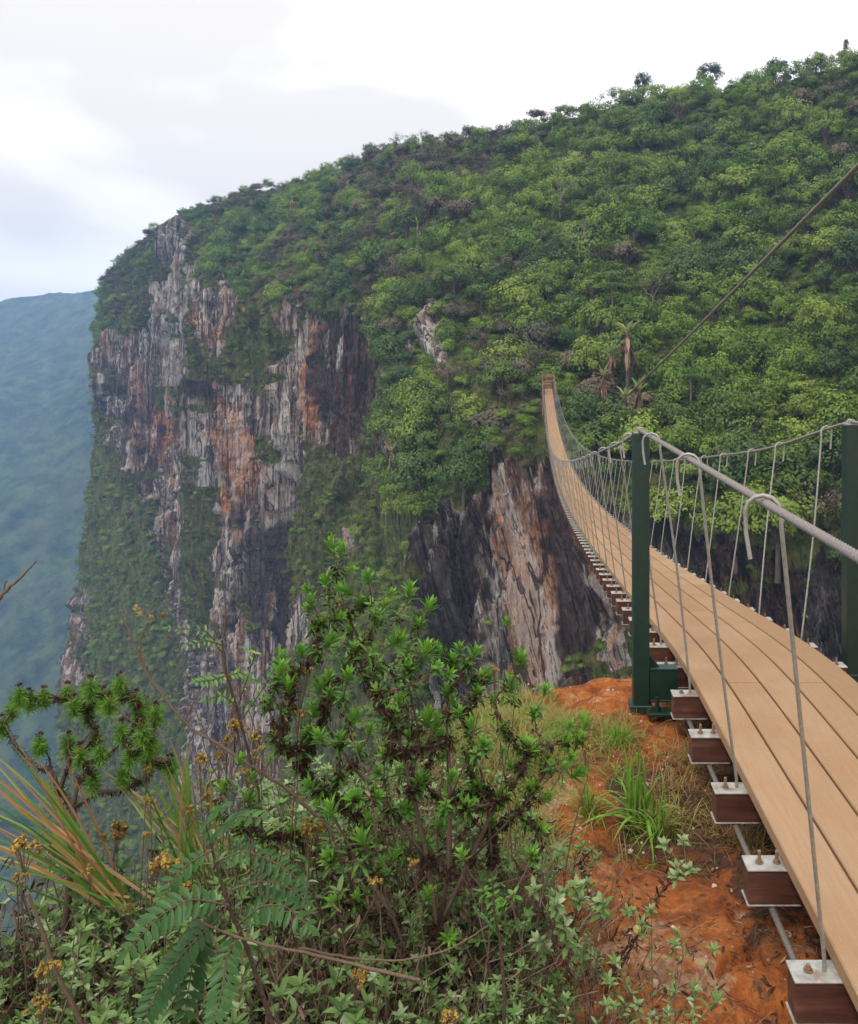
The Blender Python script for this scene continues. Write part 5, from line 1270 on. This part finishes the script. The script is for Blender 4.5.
small_plant('grey-green herb low on the red rock with a tiny yellow flower', (600, 1010), [(618, 960), (632, 942), (640, 930)], 5, .024, .6, 2, yellow=True)
small_plant('small grey-green herb at the bottom edge of the red rock', (640, 1045), [(655, 1025), (668, 1012)], 4, .024, .7, 3, dead=False)
small_plant('leafy herb at the left rim of the red rock, beside the undergrowth', (570, 1040), [(566, 980), (572, 930), (580, 900)], 8, .034, .62, 4)
small_plant('herb with upright grey leaves right of the shrub base', (548, 1050), [(545, 990), (552, 940), (556, 905)], 9, .034, .7, 5)
small_plant('withered herb with few green leaves on the dark soil left of the red rock', (590, 905), [(586, 880), (580, 862), (592, 850)], 3, .022, .5, 6)
# --- bare branches
def bare_branch(label, lines, Y_, r0, seed, buds=(), base=None):
    r = np.random.default_rng(seed); root = link('bare_branch', None, label=label, category='branch', group='bare branches in the foreground'); g = Geo()
    for ln_, ra, rb in lines:
        pts = np.array([P(x, y, Y_) for x, y in ln_]); s_ = np.linspace(0, len(pts) - 1, len(pts) * 5); c = np.stack([np.interp(s_, np.arange(len(pts)), pts[:, k]) for k in range(3)], -1)
        for _ in range(3): c[1:-1] = (c[:-2] + 2 * c[1:-1] + c[2:]) / 4
        g.tube(c + r.normal(size=c.shape) * .0008, np.linspace(ra, rb, len(c)) * r0 * r.uniform(.88, 1.15, len(c)), 6, tint=.45)
    g.obj('twigs', M_STEM, root, smooth=True)
    if buds:
        g = Geo()
        for x, y, t_ in buds: rosette(g, P(x, y, Y_), np.array([0, -.2, 1.0]), .014, .007, 9, r, tint0=t_, spread=(.1, 1.1))
        g.obj('buds', M_FLOWER, root)
    seat_parts(root, base)
bare_branch('long bare curving branch with two yellow buds in front of the dark cliff, left', [([(330, 830), (290, 790), (255, 768), (215, 742), (190, 728), (170, 705), (145, 672), (133, 640), (120, 612)], 1.2, .45), ([(144, 668), (140, 645), (143, 632), (150, 620)], .6, .4), ([(184, 722), (190, 708), (200, 692), (212, 680)], .5, .3), ([(330, 830), (360, 900), (378, 980), (385, 1080)], 1.2, 1.6), ([(222, 770), (212, 745), (200, 722), (196, 712)], .5, .3)], 2.3, .0042, 1, ((136, 608, 1.0), (140, 614, .9), (163, 616, .2), (151, 618, .7)), np.array([-.41, 2.3, gz(-.41, 2.3)]))
bare_branch('single dark twig poking into the photo at the left edge', [([(-190, 1150), (-150, 900), (-90, 720), (-10, 610), (5, 592), (20, 578), (36, 562)], 2.0, .5), ([(4, 593), (5, 584), (7, 580)], .5, .3)], 1.7, .0034, 2, (), P(-190, 1150, 1.7))
bare_branch('dry brown stem leaning right across the herbs in the bottom left corner', [([(28, 893), (42, 930), (55, 970), (80, 1020), (110, 1080)], .8, 1.5)], 2.0, .0045, 3, (), P(110, 1080, 2.0))
bare_branch('dark bare stems rising in front of the pale cliff streak, left of the large shrub', [([(265, 1080), (258, 900), (250, 800), (232, 700), (221, 660), (225, 620), (234, 588)], 1.4, .4), ([(250, 800), (262, 750), (250, 715), (243, 690)], .7, .3), ([(258, 860), (228, 800), (205, 752), (198, 715)], .7, .3)], 2.4, .0032, 4, (), np.array([-.77, 2.4, gz(-.77, 2.4)]))
bare_branch('thin brown twig lying across the pinnate leaves, lower left', [([(168, 896), (200, 922), (240, 938), (290, 950), (345, 962), (420, 980)], .5, 1.0), ([(240, 938), (220, 955), (208, 948)], .4, .3)], 1.7, .0036, 5, (), P(420, 980, 1.7))
bare_branch('thin twig arching over the herbs in front of the shrub stems', [([(300, 948), (345, 958), (400, 962), (450, 950), (490, 925), (512, 905)], .9, .4), ([(300, 948), (270, 990), (262, 1060)], .9, 1.0)], 1.8, .003, 6, (), P(262, 1060, 1.8))
seen_ = {}
for o in COL.objects:
    if o.get('group') in ('shrubs on the cliff', 'trees of the hillside forest'):
        k = seen_.get(o['label'], 0); seen_[o['label']] = k + 1
        if k: o['label'] = ('smaller ' if k == 1 else 'smallest ' if k == 2 else 'lowest ') + o['label']
# ------------------------------------------------------------------ air
def m_haze(m):
    pass
hz = bpy.data.materials.new('haze'); hz.use_nodes = True; t = hz.node_tree; t.nodes.clear()
pv = t.nodes.new('ShaderNodeVolumePrincipled'); oo = t.nodes.new('ShaderNodeOutputMaterial')
pv.inputs['Color'].default_value = (.38, .60, 1.0, 1); pv.inputs['Density'].default_value = .00047; pv.inputs['Anisotropy'].default_value = 0.2
t.links.new(pv.outputs[0], oo.inputs['Volume'])
G = Geo(); G.box(-1700, 900, -500, 1720, -337, 215)
G.obj('haze', hz, kind='stuff', label='pale blue haze filling the valley air', category='haze')
